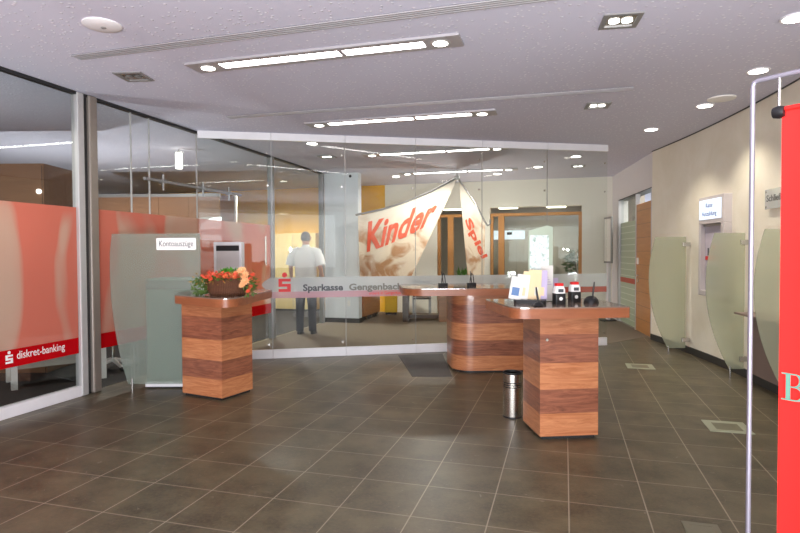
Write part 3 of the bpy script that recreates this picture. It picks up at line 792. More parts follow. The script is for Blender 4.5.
MB().box(-.2, .1, -.055, -.03, 1.0, 1.04).build('cash_slot', 'black', th)
# console cabinet under the shelf
Yc = 5.95; th = thing('console_cabinet', 'brown console cabinet with thin shelf top against the curved wall', 'cabinet', (wx(Yc), Yc, 0), math.atan2(1, .158)+math.pi)
MB().prism([(-.48, -.06), (.55, -.06), (.55, .0), (-.48, 0)], .1, .78).build('body', 'console_brown', th)
MB().prism([(-.5, -.24), (.57, -.24), (.57, -.0), (-.5, -.0)], .78, .80).build('shelf_top', 'console_brown', th)
MB().prism([(-.46, -.045), (.53, -.045), (.53, -.03), (-.46, -.03)], 0, .1).build('plinth', 'plinth', th)
# glass wall sign
Yw = 5.86; th = thing('wall_sign', 'small clear glass wall sign with dark lettering beside the banner', 'sign', (wx(Yw)-.035, Yw, 0), math.atan2(1, .16)+math.pi)
MB().box(-.34, .34, -.006, 0, 1.95, 2.16).build('glass_plate', 'frost_film', th)
text('lettering', 'Schließfächer', .1, 'dark_text', th, -.30, -.0075, 2.03, width=.6)
for x in (-.31, .31):
    for z in (1.975, 2.135): MB().ring([(x, -.012, z), (x, .05, z)], .011, 10).build('standoff', 'steel', th, smooth=True)

# ------------------------------------------------------------------ red banner on its stand
bp = aty(750.5, 300, 2.28); rzb = R(-55)
th = thing('banner_stand', 'tubular chrome banner stand at the right edge holding red banner', 'banner stand', (bp.x, 2.28, 0), rzb)
zt_ = 2.175; Lb = 1.15
m = MB(); m.ring([(0, 0, .02), (0, 0, zt_-.02), (.005, 0, zt_-.005), (.02, 0, zt_), (Lb-.02, 0, zt_), (Lb-.005, 0, zt_-.005), (Lb, 0, zt_-.02), (Lb, 0, .02)], .0095, 12); m.build('frame', 'banner_tube', th, smooth=True)
for x in (0, Lb): MB().box(x-.025, x+.025, -.25, .25, 0, .025).build('foot', 'steel', th, bevel=.006)
for x in (.095, Lb-.10):
    MB().ring([(x, 0, zt_), (x, 0, 2.05)], .006, 8).build('hanger', 'steel', th, smooth=True)
    MB().lathe([(.012, -.022), (.02, -.02), (.025, 0), (.02, .02), (.012, .022)], 20, m=Matrix.Translation((x, 0, 2.035)) @ Matrix.Rotation(R(90), 4, 'Y')).build('clip', 'black', th, smooth=True)
bn = thing('banner', 'bright red hanging banner with pale green letter B', 'banner', (bp.x, 2.28, 0), rzb)
xL = .105
n = 30; m = MB(); vs = []; fs = []
for i in range(n+1):
    x = xL+(Lb-.25)*i/n; y = .004*math.sin(i*.7)
    vs += [(x, y, .12), (x, y, 2.045)]
for i in range(n): fs.append((2*i, 2*i+2, 2*i+3, 2*i+1))
m.add(vs, fs); m.build('cloth', 'red_banner', bn, smooth=True)
MB().ring([(xL, 0, 2.045), (Lb-.125, 0, 2.045)], .009, 10).build('hem_rod', 'red_banner', bn, smooth=True)
# serif letter B made of a stem, serifs and two bowls
def letterB(x, z, h):
    m = MB(); y = -.006; d = .0012
    bx = lambda a, b, c, e: m.box(x+a*h, x+b*h, y-d, y, z+c*h, z+e*h)
    bx(.14, .29, .04, .96); bx(0, .45, 0, .05); bx(0, .45, .95, 1); bx(.29, .45, .485, .535)
    def bowl(cz, rz, rx, tx, tz):
        k = 14
        for i in range(k):
            a, b = -math.pi/2+math.pi*i/k, -math.pi/2+math.pi*(i+1)/k
            P = lambda w, ri: (x+h*(.44+(rx-(tx if ri else 0))*math.cos(w)), z+h*(cz+(rz-(tz if ri else 0))*math.sin(w)))
            m.prism([P(a, 0), P(b, 0), P(b, 1), P(a, 1)], y-d, y, 'y')
    bowl(.7575, .2425, .26, .14, .045); bowl(.2675, .2675, .34, .15, .05)
    return m.build('letter', 'teal', bn)
q0 = aty(784, 373, 2.22); letterB(xL+.012, .925, .105)

# ------------------------------------------------------------------ floor inserts
def floor_light(u, v, label, rz=-TY, s=.165, border='floor_glass'):
    p = atz(u, v, 0); th = thing('floor_light', label, 'floor light', (p.x, p.y, 0), rz, 'square glass floor lights')
    m = MB(); i = s*.62; z = .004
    m.box(-s, s, -s, -i, 0, z); m.box(-s, s, i, s, 0, z); m.box(-s, -i, -i, i, 0, z); m.box(i, s, -i, i, 0, z); m.build('frosted_border', border, th)
    MB().box(-i, i, -i, i, 0, .003).build('clear_centre', 'floor_glass_dark', th)
floor_light(727, 427, 'square glass floor light nearer the red banner')
floor_light(640, 366.5, 'square glass floor light farther back, before the first wall screen')
floor_light(703, 531, 'square glass floor light at bottom edge of the photo', s=.09, border='floor_glass_dark')
q = [atz(399, 354, 0), atz(412, 377, 0), atz(560, 374, 0), atz(560, 352, 0)]
m = MB(); a, b = Vector((-.03, 8.2)), Vector((.14, 6.8))
m.prism([(.14, 6.8), (.62, 6.79), (.62, 8.3), (-.03, 8.2)], .0, .006); o = m.build('entrance_mat', 'mat'); tag(o, 'dark grey floor mat between the middle counter and glass', 'mat')

# ------------------------------------------------------------------ doorway on the right
def locD(s, y=0, z=0): return D0+DD*s+Vector((-DD.y, DD.x, 0))*y+Vector((0, 0, z))
th = bpy.data.objects.new('door_1', None); col.objects.link(th); th.location = locD(0); th.rotation_euler = (0, 0, RZD); th['kind'] = 'structure'
MB().box(.14, 1.15, -.06, -.01, .01, 2.38).build('door_leaf', 'door_wood', th)
m = MB()
for k in range(9): m.box(.14, 1.15, -.0105, -.0085, .25+k*.25, .254+k*.25)
m.build('groove', 'dark_wood', th)
m = MB(); m.ring([(.98, -.01, 1.05), (.98, .05, 1.05), (.86, .055, 1.05)], .011, 8); m.build('door_handle', 'steel', th, smooth=True)
MB().ring([(.98, -.012, .95), (.98, .0, .95)], .03, 14).build('lock_rose', 'steel', th, smooth=True)
MB().box(.955, 1.03, -.01, .012, 1.26, 1.38).build('card_reader', 'white', th, bevel=.004)
wn_ = bpy.data.objects.new('window_1', None); col.objects.link(wn_); wn_.location = locD(0); wn_.rotation_euler = (0, 0, RZD); wn_['kind'] = 'structure'
MB().box(1.19, 2.56, -.05, -.04, .02, 2.1).build('frosted_pane', 'stripe_green', wn_)
MB().box(1.19, 2.56, -.05, -.04, 2.1, 2.58).build('clear_pane', 'glass', wn_)
MB().box(1.19, 2.56, -.039, -.036, .86, .96).build('red_stripe', 'rust_stripe', wn_)
m = MB(); m.box(2.56, 2.62, -.1, .01, 0, 2.6); m.box(1.15, 1.19, -.08, -.0, 0, 2.6); m.box(.1, .14, -.08, 0, 0, 2.6); m.build('frame', 'alu', wn_)
# glowing panel added out of view to light that side room
p = locD(1.6, -1.4, H)
th = thing('fill_panel', 'added glowing panel lighting the side room behind the wooden door', 'ceiling light', (p.x, p.y, H), RZD)
MB().box(-.9, .9, -.5, .5, -.02, -.002).build('diffuser', 'tube', th)
# narrow display stand with framed poster
p = atz(608, 321, 0)
th = thing('poster_stand', 'slim upright stand with framed poster and black foot by the doorway', 'poster stand', (p.x, p.y, 0), R(-82))
MB().box(-.1, .1, -.14, .14, 0, .03).build('foot', 'black', th, bevel=.005)
MB().box(-.055, .055, -.03, .03, .03, 1.25).build('post', 'white_metal', th, bevel=.01)
MB().box(-.16, .16, -.02, .02, 1.25, 2.24).build('frame', 'grey_metal', th, bevel=.006); MB().box(-.13, .13, -.024, -.02, 1.29, 2.20).build('poster', 'paper', th)

# ------------------------------------------------------------------ back wall windows and what is seen through
def frameE(name, s0, s1, z0, z1, mull):
    th = bpy.data.objects.new(name, None); col.objects.link(th); th.location = E0; th.rotation_euler = (0, 0, RZE); th['kind'] = 'structure'
    w = .07; m = MB(); y0, y1 = -.16, -.06
    m.box(s0, s1, y0, y1, z1-w, z1); m.box(s0, s1, y0, y1, z0, z0+w); m.box(s0, s0+w, y0, y1, z0+w, z1-w); m.box(s1-w, s1, y0, y1, z0+w, z1-w)
    for s in mull: m.box(s-.07, s+.07, y0, y1, z0+w, z1-w)
    m.build('window_frame', 'oak_frame', th)
    MB().box(s0+w, s1-w, -.115, -.105, z0+w, z1-w).build('window_pane', 'glass', th)
frameE('window_2', a1, a2, zl, 2.42, [sE(501)])
frameE('window_3', a3, a4, 0, 2.42, [sE(450)])
def locE(s, y=0, z=0): return E0+ED*s+Vector((-ED.y, ED.x, 0))*y+Vector((0, 0, z))
for k, u in enumerate((520, 560)):
    s = sE(u); p = locE(s, .1)
for s_, lb in ((sE(508), 'glowing flush lamp over the back window, left of two'), (sE(556), 'glowing flush lamp over the back window, right of two'), (sE(452), 'glowing flush lamp above the narrow wooden door frame')):
    p = locE(s_, -.06, 2.555); th = thing('flush_lamp', lb, 'ceiling light', p, RZE, 'flush lamps over the back windows')
    MB().box(-.22, .22, -.09, .05, -.03, -.002).build('diffuser', 'niche_light', th, bevel=.01); MB().box(-.235, .235, -.1, .06, -.002, 0).build('backing', 'white_metal', th)
# room beyond: slatted sign, grey partition, plant, added light panel
s = sE(500, 236); p = locE(s+.15, -3.9)
th = thing('lit_panel', 'bright white lit panel high on the wall of far room', 'light panel', (p.x, p.y, 0), RZE+math.pi)
MB().box(-.6, .5, -.03, 0, 1.88, 2.15).build('diffuser', 'sign_lit', th); MB().box(-.03, .12, -.04, -.03, 2.02, 2.1).build('dark_mark', 'black', th)
p = locE(sE(520)-.1, -3.2); th = thing('room_divider', 'pale beige room divider in far room behind the window', 'divider', (p.x, p.y, 0), RZE+math.pi)
for k in range(3):
    MB().box(-.95+k*.55, -.42+k*.55, 0, .04, .05, 1.85).build('panel', 'grey_wall', th)
    MB().box(-.9+k*.55, -.47+k*.55, -.05, .09, 0, .05).build('foot', 'alu', th)
p = locE(sE(573)-.1, -.9); th = thing('potted_plant', 'bushy green potted plant behind the right side of back window', 'plant', (p.x, p.y, 0))
MB().lathe([(.12, 0), (.17, .34), (.18, .36), (.16, .36)], 28).build('pot', 'dark_metal', th, smooth=True)
MB().ring([(0, 0, .3), (.01, .02, .8), (-.02, 0, 1.25)], [.02, .016, .012], 8).build('stem', 'dark_wood', th, smooth=True)
m = MB()
for k in range(380):
    a = random.uniform(0, 6.28); ph = random.uniform(-1, 1); r = .27*random.random()**.4
    c = (r*math.cos(a)*math.sqrt(1-ph*ph), r*math.sin(a)*math.sqrt(1-ph*ph), 1.2+ph*r*1.5)
    leaf(m, c, (math.cos(a), math.sin(a), random.uniform(-.6, .8)), random.uniform(.07, .13), .02)
o = m.build('foliage', 'plant_leaf', th); o['kind'] = 'stuff'
p = locE(sE(536), -2.2, H); th = thing('fill_panel', 'added glowing panel lighting the far room behind back window', 'ceiling light', (p.x, p.y, H), RZE)
MB().box(-.6, .6, -.15, .15, -.02, -.002).build('diffuser', 'tube', th)  # unseen panel added to brighten the far room
p = locE(sE(455), -1.0); th = thing('potted_plant', 'yellow-green potted plant behind the narrow wooden frame', 'plant', (p.x, p.y, 0))
MB().lathe([(.11, 0), (.15, .3), (.16, .32), (.14, .32)], 24).build('pot', 'grey_metal', th, smooth=True)
m = MB()
for k in range(160):
    a = random.uniform(0, 6.28); leaf(m, (random.gauss(0, .05), random.gauss(0, .05), .35+random.random()*.6), (math.cos(a), math.sin(a), random.uniform(.2, 1.5)), random.uniform(.15, .3), .02)
o = m.build('foliage', 'leaf_bright', th); o['kind'] = 'stuff'

# ------------------------------------------------------------------ fabric play tent with lettering
YT = 11.55
PK = aty(457, 178, YT)
tent = thing('play_tent', 'cream fabric tent with red lettering hanging behind the glass partition', 'tent', (PK.x, PK.y, 0))
def rel(u, v, Y): q = aty(u, v, Y); return Vector((q.x-PK.x, q.y-PK.y, q.z))
def flap(name, tl, tr, bl, br, folds, sag):
    tl, tr, bl, br = [Vector(q) for q in (tl, tr, bl, br)]
    def f(s, t):
        p = (tl*(1-s)+tr*s)*(1-t)+(bl*(1-s)+br*s)*t
        p = p+Vector((0, 1, 0))*(.05*math.sin(folds*s*6.28+t*2)*(.3+.7*t))
        p.z -= sag*math.sin(math.pi*s)*(1-t)
        return p
    n, k = 40, 24; m = MB(); vs = [f(i/n, j/k) for j in range(k+1) for i in range(n+1)]
    fs = [(j*(n+1)+i, j*(n+1)+i+1, (j+1)*(n+1)+i+1, (j+1)*(n+1)+i) for j in range(k) for i in range(n)]
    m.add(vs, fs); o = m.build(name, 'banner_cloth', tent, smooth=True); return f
YL = 11.75
tl, tr = rel(358, 216, YL), rel(457, 179, YT); bl, br = rel(360, 290, YL), rel(405, 290, YT-.25)
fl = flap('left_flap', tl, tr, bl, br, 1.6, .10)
def on_flap(f, s0, t0, s1, t1, hs, ht, W_, sh=.0):   # maps text (a along, b up) to the flap
    def g(a, b, c):
        b = b*(1-sh*a/W_); s = s0+(s1-s0)*a/W_+hs*b; tt = t0+(t1-t0)*a/W_+ht*b
        p = f(s, tt); return p+Vector((0, -.012-c, 0))
    return g
def text_on(f, txt, W_, s0, t0, s1, t1, hs, ht, bold, sh=0):
    text('lettering', txt, .4, 'orange_text', tent, 0, 0, 0, width=W_, bold=bold, map_fn=on_flap(f, s0, t0, s1, t1, hs, ht, W_, sh))
text_on(fl, 'Kinder', 1.2, .11, .49, .90, .37, 0.0, -1.35, .012, .3)
fr_tl, fr_tr = rel(459, 181, YT), rel(485, 221, YT-.5); fr_bl, fr_br = rel(469, 288, YT-.1), rel(484, 288, YT-.5)
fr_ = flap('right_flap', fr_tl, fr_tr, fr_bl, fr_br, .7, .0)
text_on(fr_, 'Spiel', .9, .12, .34, .86, .60, 1.0, -.42, .014)
m = MB(); m.ring([tl+Vector((-.05, 0, .02)), fl(.25, 0)+Vector((0, 0, .02)), fl(.5, 0)+Vector((0, 0, .02)), fl(.75, 0)+Vector((0, 0, .02)), tr+Vector((0, 0, .02))], .022, 8); m.build('left_pole', 'grey_metal', tent, smooth=True)
m = MB(); e = fr_tr
m.ring([fr_tl+Vector((0, 0, .02)), fr_(.5, 0)+Vector((.03, 0, .02)), e+Vector((0, 0, -.02)), e+Vector((.05, 0, -.09)), e+Vector((.1, 0, -.05)), e+Vector((.1, 0, .03))], .02, 8); m.build('right_pole', 'grey_metal', tent, smooth=True)
MB().ball((0, 0, PK.z), .06, 8).build('peak_cap', 'alu', tent, smooth=True)
MB().ring([(0, 0, PK.z), (0, 0, H)], .008, 8).build('hanging_cord', 'grey_metal', tent, smooth=True)

# ------------------------------------------------------------------ lounge furniture behind the glass
p0 = Vector((-.80, 12.33, 0)); d = Vector((.32, 1.1, 0)); rz = math.atan2(d.y, d.x)
th = thing('low_cabinet', 'low wooden cabinet on castors beside the white column', 'cabinet', p0, rz)
MB().box(0, 1.14, 0, .4, .1, .78).build('body', 'bench_wood', th)
for x in (.2, .57, .95): MB().ring([(x, -.0, .05), (x, .03, .05)], .045, 12).build('castor', 'steel', th, smooth=True)
MB().box(.03, 1.11, .03, .37, .0, .1).build('plinth', 'black', th)
p1 = p0+d*1.0
th = thing('storage_box', 'bright yellow box standing beyond the low wooden cabinet', 'box', (-.37, 13.55, 0), 0)
MB().box(0, .3, 0, .3, .06, .62).build('body', 'yellow_box', th, bevel=.01); MB().box(.02, .28, .02, .28, 0, .06).build('plinth', 'black', th)
def slab_table(label, p, rz, L):
    th = thing('table', label, 'table', p, rz)
    MB().box(0, L, 0, .6, .70, .75).build('tabletop', 'walnut', th, bevel=.004)
    MB().box(.0, .13, .0, .6, 0, .70).build('leg', 'dark_wood', th); MB().box(L-.2, L, .0, .6, 0, .70).build('leg', 'walnut', th)
    MB().box(.13, L-.2, .25, .32, .05, .12).build('stretcher', 'dark_wood', th)
pt = atz(402.5, 322, 0); pt2 = atz(447, 321, 0)
slab_table('dark wooden slab-leg table seen under the middle counter top', (pt.x, pt.y, .004), math.atan2(-.05, .95), (pt2-pt).length)
def chair(label, p, rz):
    th = thing('chair', label, 'chair', p, rz, 'chairs at the slab table')
    MB().box(-.21, .21, -.21, .21, .42, .45).build('seat', 'dark_wood', th, bevel=.005); MB().box(-.21, .21, .19, .22, .48, .84).build('backrest', 'dark_wood', th, bevel=.005)
    for x in (-.19, .19):
        MB().box(x-.02, x+.02, -.2, -.16, 0, .42).build('leg', 'grey_metal', th); MB().box(x-.02, x+.02, .17, .21, 0, .84 if False else .48).build('leg', 'grey_metal', th)
    return th
chair('small dark chair with grey legs between the slab table legs', (pt.x+.45, pt.y+.95, .004), R(180))

# security camera on the column
pc = aty(351, 174, 12.1)
th = thing('security_camera', 'small black security camera near ceiling at the white column', 'camera', (pc.x, pc.y-.02, H))
MB().ring([(0, 0, -.04), (0, 0, 0)], .02, 10).build('mount', 'black', th, smooth=True); MB().ball((0, 0, -.07), .055, 8).build('dome', 'black', th, smooth=True)
# wall plate on column
o = MB().box(-.03, .03, -.012, 0, .36, .48).build('socket', 'white'); tag(o, 'white socket plate low on the column', 'socket', loc=CF+N*.55-T*.002, rz=rzF)

# ------------------------------------------------------------------ rooms behind the left glass
th = thing('wooden_cubicle', 'dark walnut panelled cubicle behind the near left glass partition', 'cubicle', (-4.45, 7.1, 0), 0)
MB().box(-2.6, 0, 0, .05, 0, 2.6).build('front_panel', 'walnut', th); MB().box(-.05, 0, .05, 1.0, 0, 2.6).build('side_panel', 'walnut', th)
MB().box(-2.6, 0, 0, 1.0, 2.6, 2.63).build('roof', 'walnut', th)
m = MB()
for x in (-.02, -.62, -1.25): m.box(x-.004, x+.004, -.003, 0, 0, 2.6)
m.build('groove', 'dark_wood', th)
for x, z in ((-.05, 2.28),): MB().ball((x, -.02, z), .03, 8).build('spot', 'halogen', th, smooth=True)
th = thing('wooden_partition', 'long walnut partition wall behind the left glass, beyond the cubicle', 'partition', (-5.9, 11.1, 0), R(-2))
for k in range(4): MB().box(k*.6, k*.6+.595, 0, .06, 0, 2.6).build('panel', 'walnut', th)
MB().box(0, 2.4, -.01, .07, 2.6, 2.66).build('cap_rail', 'grey_metal', th)
th = thing('wooden_partition', 'short walnut partition beside yellow wall behind the glass door', 'partition', (-4.0, 12.3, 0), R(-2))
MB().box(0, .42, 0, .06, 0, 2.75).build('panel', 'walnut', th); MB().box(.42, .46, -.01, .07, 0, 2.8).build('edge_post', 'alu', th)
# glowing panes that paint in the reflection of an arched window
ya = 11.0
th = bpy.data.objects.new('window_reflection', None); col.objects.link(th); th['kind'] = 'structure'
xa_, xb_ = lx(201, ya), lx(222, ya); zz0, zz1 = aty(210, 247, ya).z, aty(210, 229, ya).z; zz2 = aty(215, 217, ya).z
th.location = (xa_, ya, 0)
w = xb_-xa_
MB().prism([(0, zz1), (w, zz1), (w, zz2)]+[(w*(1-math.sin(k*math.pi/16)), zz1+(zz2-zz1)*math.cos(k*math.pi/16)) for k in range(1, 8)], 0, .02, 'y').build('arch_reflection', 'reflected_daylight', th)
m = MB(); m.box(0.03, w*.45, 0, .02, zz0, zz0+(zz1-zz0)*.68); m.box(w*.53, w, 0, .02, zz0, zz0+(zz1-zz0)*.68); m.build('window_pane', 'reflected_daylight', th)  # lower panes of the painted-in reflection
m = MB(); m.box(0, w, .02, .05, zz0-1.2, zz2); m.build('window_frame', 'grey_wall', th)  # board backing the painted-in reflection
# pendant and disc lamps, white table, chair in left room
p = aty(179, 160, 9.2)
th = thing('pendant_lamp', 'small white cylinder pendant lamp behind the left glass', 'pendant lamp', (p.x, p.y, H))
MB().ring([(0, 0, -.07), (0, 0, 0)], .012, 8).build('rod', 'steel', th, smooth=True)
zc = p.z-H; MB().lathe([(.05, zc-.14), (.055, zc-.13), (.055, -.08), (.045, -.07)], 24).build('shade', 'pendant_glow', th, smooth=True)
p = atz(50, 372, 0)
def white_table(label, loc, rz, L):
    th = thing('table', label, 'table', loc, rz)
    MB().box(0, L, 0, .6, .44, .50).build('tabletop', 'white', th, bevel=.004); MB().box(.05, L-.05, .04, .56, .22, .44).build('drawer_box', 'grey_wall', th)
    for x in (.0, L-.06):
        for y in (.02, .52): MB().box(x, x+.06, y, y+.06, 0, .44).build('leg', 'white', th)
white_table('low white table with grey drawer box behind left glass', (-4.25, 6.15, .004), R(40), .95)
th = thing('chair', 'dark swivel chair on white star base behind the glass', 'chair', (-3.75, 7.35, .004), R(30))
for k in range(5):
    w = k*2*math.pi/5; MB().ring([(0, 0, .12), (.28*math.cos(w), .28*math.sin(w), .05)], [.03, .018], 8).build('base_arm', 'white', th, smooth=True)
    MB().ball((.28*math.cos(w), .28*math.sin(w), .028), .028, 6).build('castor', 'black', th, smooth=True)
MB().ring([(0, 0, .1), (0, 0, .42)], .025, 10).build('column', 'steel', th, smooth=True)
MB().prism(rrect(-.24, .24, -.24, .24, (.08,)*4), .42, .5).build('seat', 'black', th, smooth=True); MB().prism(rrect(-.22, .22, .52, 1.0, (.08,)*4), .2, .25, 'y').build('backrest', 'black', th, smooth=True)
# pale panel on yellow wall
p = locE(along(302, 250, E0, ED)[0], .002)
th = thing('pale_cabinet', 'pale cream cabinet against the yellow wall behind the man', 'cabinet', (p.x, p.y, 0), RZE+math.pi)
MB().box(-.75, .55, -.35, 0, .05, 2.0).build('body', 'pale_ochre', th, bevel=.006); MB().box(-.1, -.09, -.353, -.35, .1, 1.95).build('door_gap', 'grey_metal', th); MB().box(-.72, .52, -.32, 0, 0, .05).build('plinth', 'plinth', th)

# ------------------------------------------------------------------ man seen from behind
pm = aty(306, 300, 10.45)
man = thing('person', 'man seen from behind in white short-sleeved shirt and dark trousers behind glass', 'person', (pm.x, 10.45, .004), R(-8))
S = 1.90/1.80
def skin_body(name, verts, edges, radii, mat, root=0, sub=2):
    me = bpy.data.meshes.new(name); me.from_pydata([Vector(v)*S for v in verts], edges, []); o = bpy.data.objects.new(name, me); col.objects.link(o)
    md = o.modifiers.new('skin', 'SKIN'); md.use_smooth_shade = True
    if not me.skin_vertices:
        bm = bmesh.new(); bm.from_mesh(me); bm.verts.layers.skin.verify(); bm.to_mesh(me); bm.free()
    for i, r in enumerate(radii):
        rr = r if isinstance(r, tuple) else (r, r)
        me.skin_vertices[0].data[i].radius = (rr[0]*S, rr[1]*S); me.skin_vertices[0].data[i].use_root = (i == root)
    sb = o.modifiers.new('sub', 'SUBSURF'); sb.levels = sb.render_levels = sub
    dg = bpy.context.evaluated_depsgraph_get(); m2 = bpy.data.meshes.new_from_object(o.evaluated_get(dg))
    bpy.data.objects.remove(o); m2.materials.clear(); m2.materials.append(M[mat]); m2.name = name
    for p_ in m2.polygons: p_.use_smooth = True
    o = bpy.data.objects.new(name, m2); col.objects.link(o); o.parent = man; return o
V = []; Ed = []; Rd = []
def vtx(p, r, link=None):
    V.append(p); Rd.append(r); i = len(V)-1
    if link is not None: Ed.append((link, i))
    return i
pel = vtx((0, 0, .95), (.14, .10)); ab = vtx((0, 0, 1.12), (.135, .10), pel); ch = vtx((0, .0, 1.32), (.155, .105), ab); nb = vtx((0, -.0, 1.48), .07, ch)
nk = vtx((0, .015, 1.55), .055, nb); hd0 = vtx((0, .03, 1.63), (.07, .08), nk); hd1 = vtx((0, .025, 1.71), (.078, .095), hd0); hd2 = vtx((0, .02, 1.765), (.055, .065), hd1)
for s in (-1, 1):
    shd = vtx((s*.19, 0, 1.44), .058, ch); el = vtx((s*.27, -.02, 1.16), .042, shd); wr_ = vtx((s*.285, .09, .93), .028, el)
    pa = vtx((s*.285, .12, .86), (.022, .036), wr_)
    for k in range(4):
        y = .085+k*.024; f1 = vtx((s*.285, y+.02, .80), .0095, pa); f2 = vtx((s*(.28-.004*k), y+.015, .765-[.0, .012, .008, -.006][k]), .009, f1); vtx((s*.268, y+.01, .735-[.0, .012, .008, -.006][k]), .008, f2)
    t1 = vtx((s*.268, .155, .85), .011, pa); vtx((s*.262, .175, .81), .0095, t1)
    hp = vtx((s*.095, 0, .88), .095, pel); kn = vtx((s*.11, .015, .49), .06, hp); an = vtx((s*.115, -.01, .10), .04, kn); vtx((s*.13, .12, .04), .035, an)
skin_body('body', V, Ed, Rd, 'skin')
def ell(cx, cy, z, a, b, n=20, ph=0): return [Vector((cx+a*math.cos(2*math.pi*k/n), cy+b*math.sin(2*math.pi*k/n), z))*S for k in range(n)]
m = MB(); m.loft([ell(0, 0, .98, .185, .135), ell(0, 0, 1.04, .195, .14), ell(0, 0, 1.15, .19, .135), ell(0, 0, 1.28, .205, .14), ell(0, 0, 1.38, .215, .135), ell(0, 0, 1.45, .20, .11), ell(0, .0, 1.50, .12, .085), ell(0, .01, 1.525, .075, .075)])
for s in (-1, 1):
    m.ring([Vector(q)*S for q in ((s*.12, 0, 1.44), (s*.20, 0, 1.42), (s*.245, -.008, 1.32), (s*.275, -.012, 1.20))], [.085*S, .09*S, .088*S, .085*S], 14)
m.build('shirt', 'shirt', man, smooth=True)
m = MB(); m.loft([ell(0, .01, 1.525, .07, .07), ell(0, .012, 1.56, .066, .066)]); m.build('collar', 'shirt', man, smooth=True)
m = MB(); m.loft([ell(0, 0, .80, .175, .13), ell(0, 0, .90, .18, .135), ell(0, 0, 1.0, .175, .125)])
for s in (-1, 1): m.loft([ell(s*.115, .0, .05, .065, .075), ell(s*.112, 0, .3, .07, .078), ell(s*.108, .01, .5, .078, .085), ell(s*.095, 0, .75, .092, .11), ell(s*.085, 0, .88, .095, .12)])
m.build('trousers', 'trousers', man, smooth=True)
m = MB(); m.loft([ell(0, 0, .99, .178, .128), ell(0, 0, 1.025, .178, .128)]); m.build('belt', 'black', man, smooth=True)
for s in (-1, 1):
    m = MB(); m.loft([[Vector(q)*S for q in r] for r in [[(s*.12+.048*math.cos(w), .05+.135*math.sin(w), z) for w in [2*math.pi*k/20 for k in range(20)]] for z in (0, .03)]+[[(s*.12+.042*math.cos(w), .03+.1*math.sin(w), .075) for w in [2*math.pi*k/20 for k in range(20)]]]]); m.build('shoe', 'shoe', man, smooth=True)
m = MB()
rows = []
for k in range(8):
    z = 1.625+.165*k/7; a = .083*math.sqrt(max(.05, 1-((z-1.69)/.105)**2)); rows.append([(Vector((a*math.cos(2*math.pi*j/20), .008+1.15*a*math.sin(2*math.pi*j/20), z)))*S for j in range(20)])
m.loft(rows); m.build('hair', 'hair', man, smooth=True)
m = MB()
for s in (-1, 1): m.ball(Vector((s*.084, .03, 1.675))*S, .028*S, 8, (.5, .8, 1.2))
m.ball(Vector((0, .125, 1.665))*S, .02*S, 6, (.8, 1, 1.2)); m.build('ears_and_nose', 'skin', man, smooth=True)

# ------------------------------------------------------------------ light
wd_ = bpy.data.worlds.new('world'); bpy.context.scene.world = wd_; wd_.use_nodes = True
bg = wd_.node_tree.nodes['Background']; bg.inputs[0].default_value = (.86, .93, 1, 1); bg.inputs[1].default_value = 2.4
def area(name, loc, rot, sx, sy, power, color=(1, 1, 1)):
    ld = bpy.data.lights.new(name, 'AREA'); ld.shape = 'RECTANGLE'; ld.size = sx; ld.size_y = sy; ld.energy = power; ld.color = color
    o = bpy.data.objects.new(name, ld); col.objects.link(o); o.location = loc; o.rotation_euler = rot; return o
area('entrance_daylight', (-1.0, -3.0, 1.9), (R(90), 0, 0), 6.5, 1.8, 150, (.93, .96, 1))
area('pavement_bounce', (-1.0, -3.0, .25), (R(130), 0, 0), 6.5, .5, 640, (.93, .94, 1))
def spot(name, loc, power, ang=110):
    ld = bpy.data.lights.new(name, 'SPOT'); ld.energy = power; ld.spot_size = R(ang); ld.spot_blend = .7; ld.shadow_soft_size = .06; ld.color = (1, .92, .8)
    o = bpy.data.objects.new(name, ld); col.objects.link(o); o.location = loc
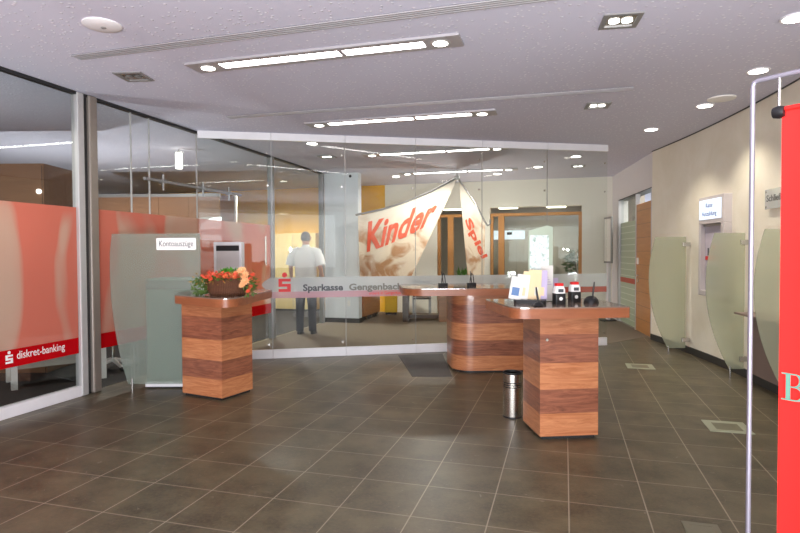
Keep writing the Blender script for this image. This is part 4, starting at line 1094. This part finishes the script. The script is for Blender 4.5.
for p in ((3.36, 5.34), (3.54, 6.6), (3.48, 7.87)): spot('downlight_beam', (p[0], p[1], H-.03), 95)
def lamp_at(name, loc, power, rot=(0, 0, 0), color=(1, .95, .88), ang=165, size=.08):
    ld = bpy.data.lights.new(name, 'SPOT'); ld.energy = power; ld.spot_size = R(ang); ld.spot_blend = .6; ld.shadow_soft_size = size; ld.color = color
    o = bpy.data.objects.new(name, ld); col.objects.link(o); o.location = loc; o.rotation_euler = rot
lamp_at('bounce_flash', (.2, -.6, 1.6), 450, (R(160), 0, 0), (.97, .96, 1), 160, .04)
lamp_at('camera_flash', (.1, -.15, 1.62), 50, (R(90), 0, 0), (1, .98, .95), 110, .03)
lamp_at('lounge_fill', (.6, 10.6, H-.05), 180); lamp_at('lounge_ceiling_fill', (1.5, 12.3, 1.0), 110, (R(180), 0, 0))  # unseen fill spots added to light the lounge and its ceiling
lamp_at('cubicle_fill', (-4.6, 5.0, H-.05), 120); lamp_at('left_room_fill', (-4.6, 9.6, H-.05), 170); lamp_at('left_room_ceiling_fill', (-5.6, 8.9, 1.0), 240, (R(180), 0, 0), (.95, .97, 1))  # fill spots without fittings, added to brighten the cubicle and left room
lamp_at('cubicle_ceiling_fill', (-4.9, 5.2, 1.0), 110, (R(180), 0, 0), (.95, .97, 1))  # upward fill with no fitting, added to lift the ceiling near the cubicle
lamp_at('yellow_wall_fill', (-3.2, 12.6, H-.05), 560)  # added fill with no fitting, brightens the yellow wall
p = locE(sE(545), -2.0); lamp_at('far_room_fill', (p.x, p.y, H-.06), 170, color=(1, .92, .78))  # warm fill added to make the far room brighter
sc = bpy.context.scene
sc.view_settings.view_transform = 'Standard'; sc.view_settings.look = 'None'; sc.view_settings.exposure = -0.08
sc.cycles.max_bounces = 14; sc.cycles.transparent_max_bounces = 24; sc.cycles.diffuse_bounces = 5; sc.cycles.transmission_bounces = 10
sc.cycles.use_denoising = True; sc.cycles.sample_clamp_indirect = 6; sc.cycles.caustics_reflective = False; sc.cycles.caustics_refractive = False
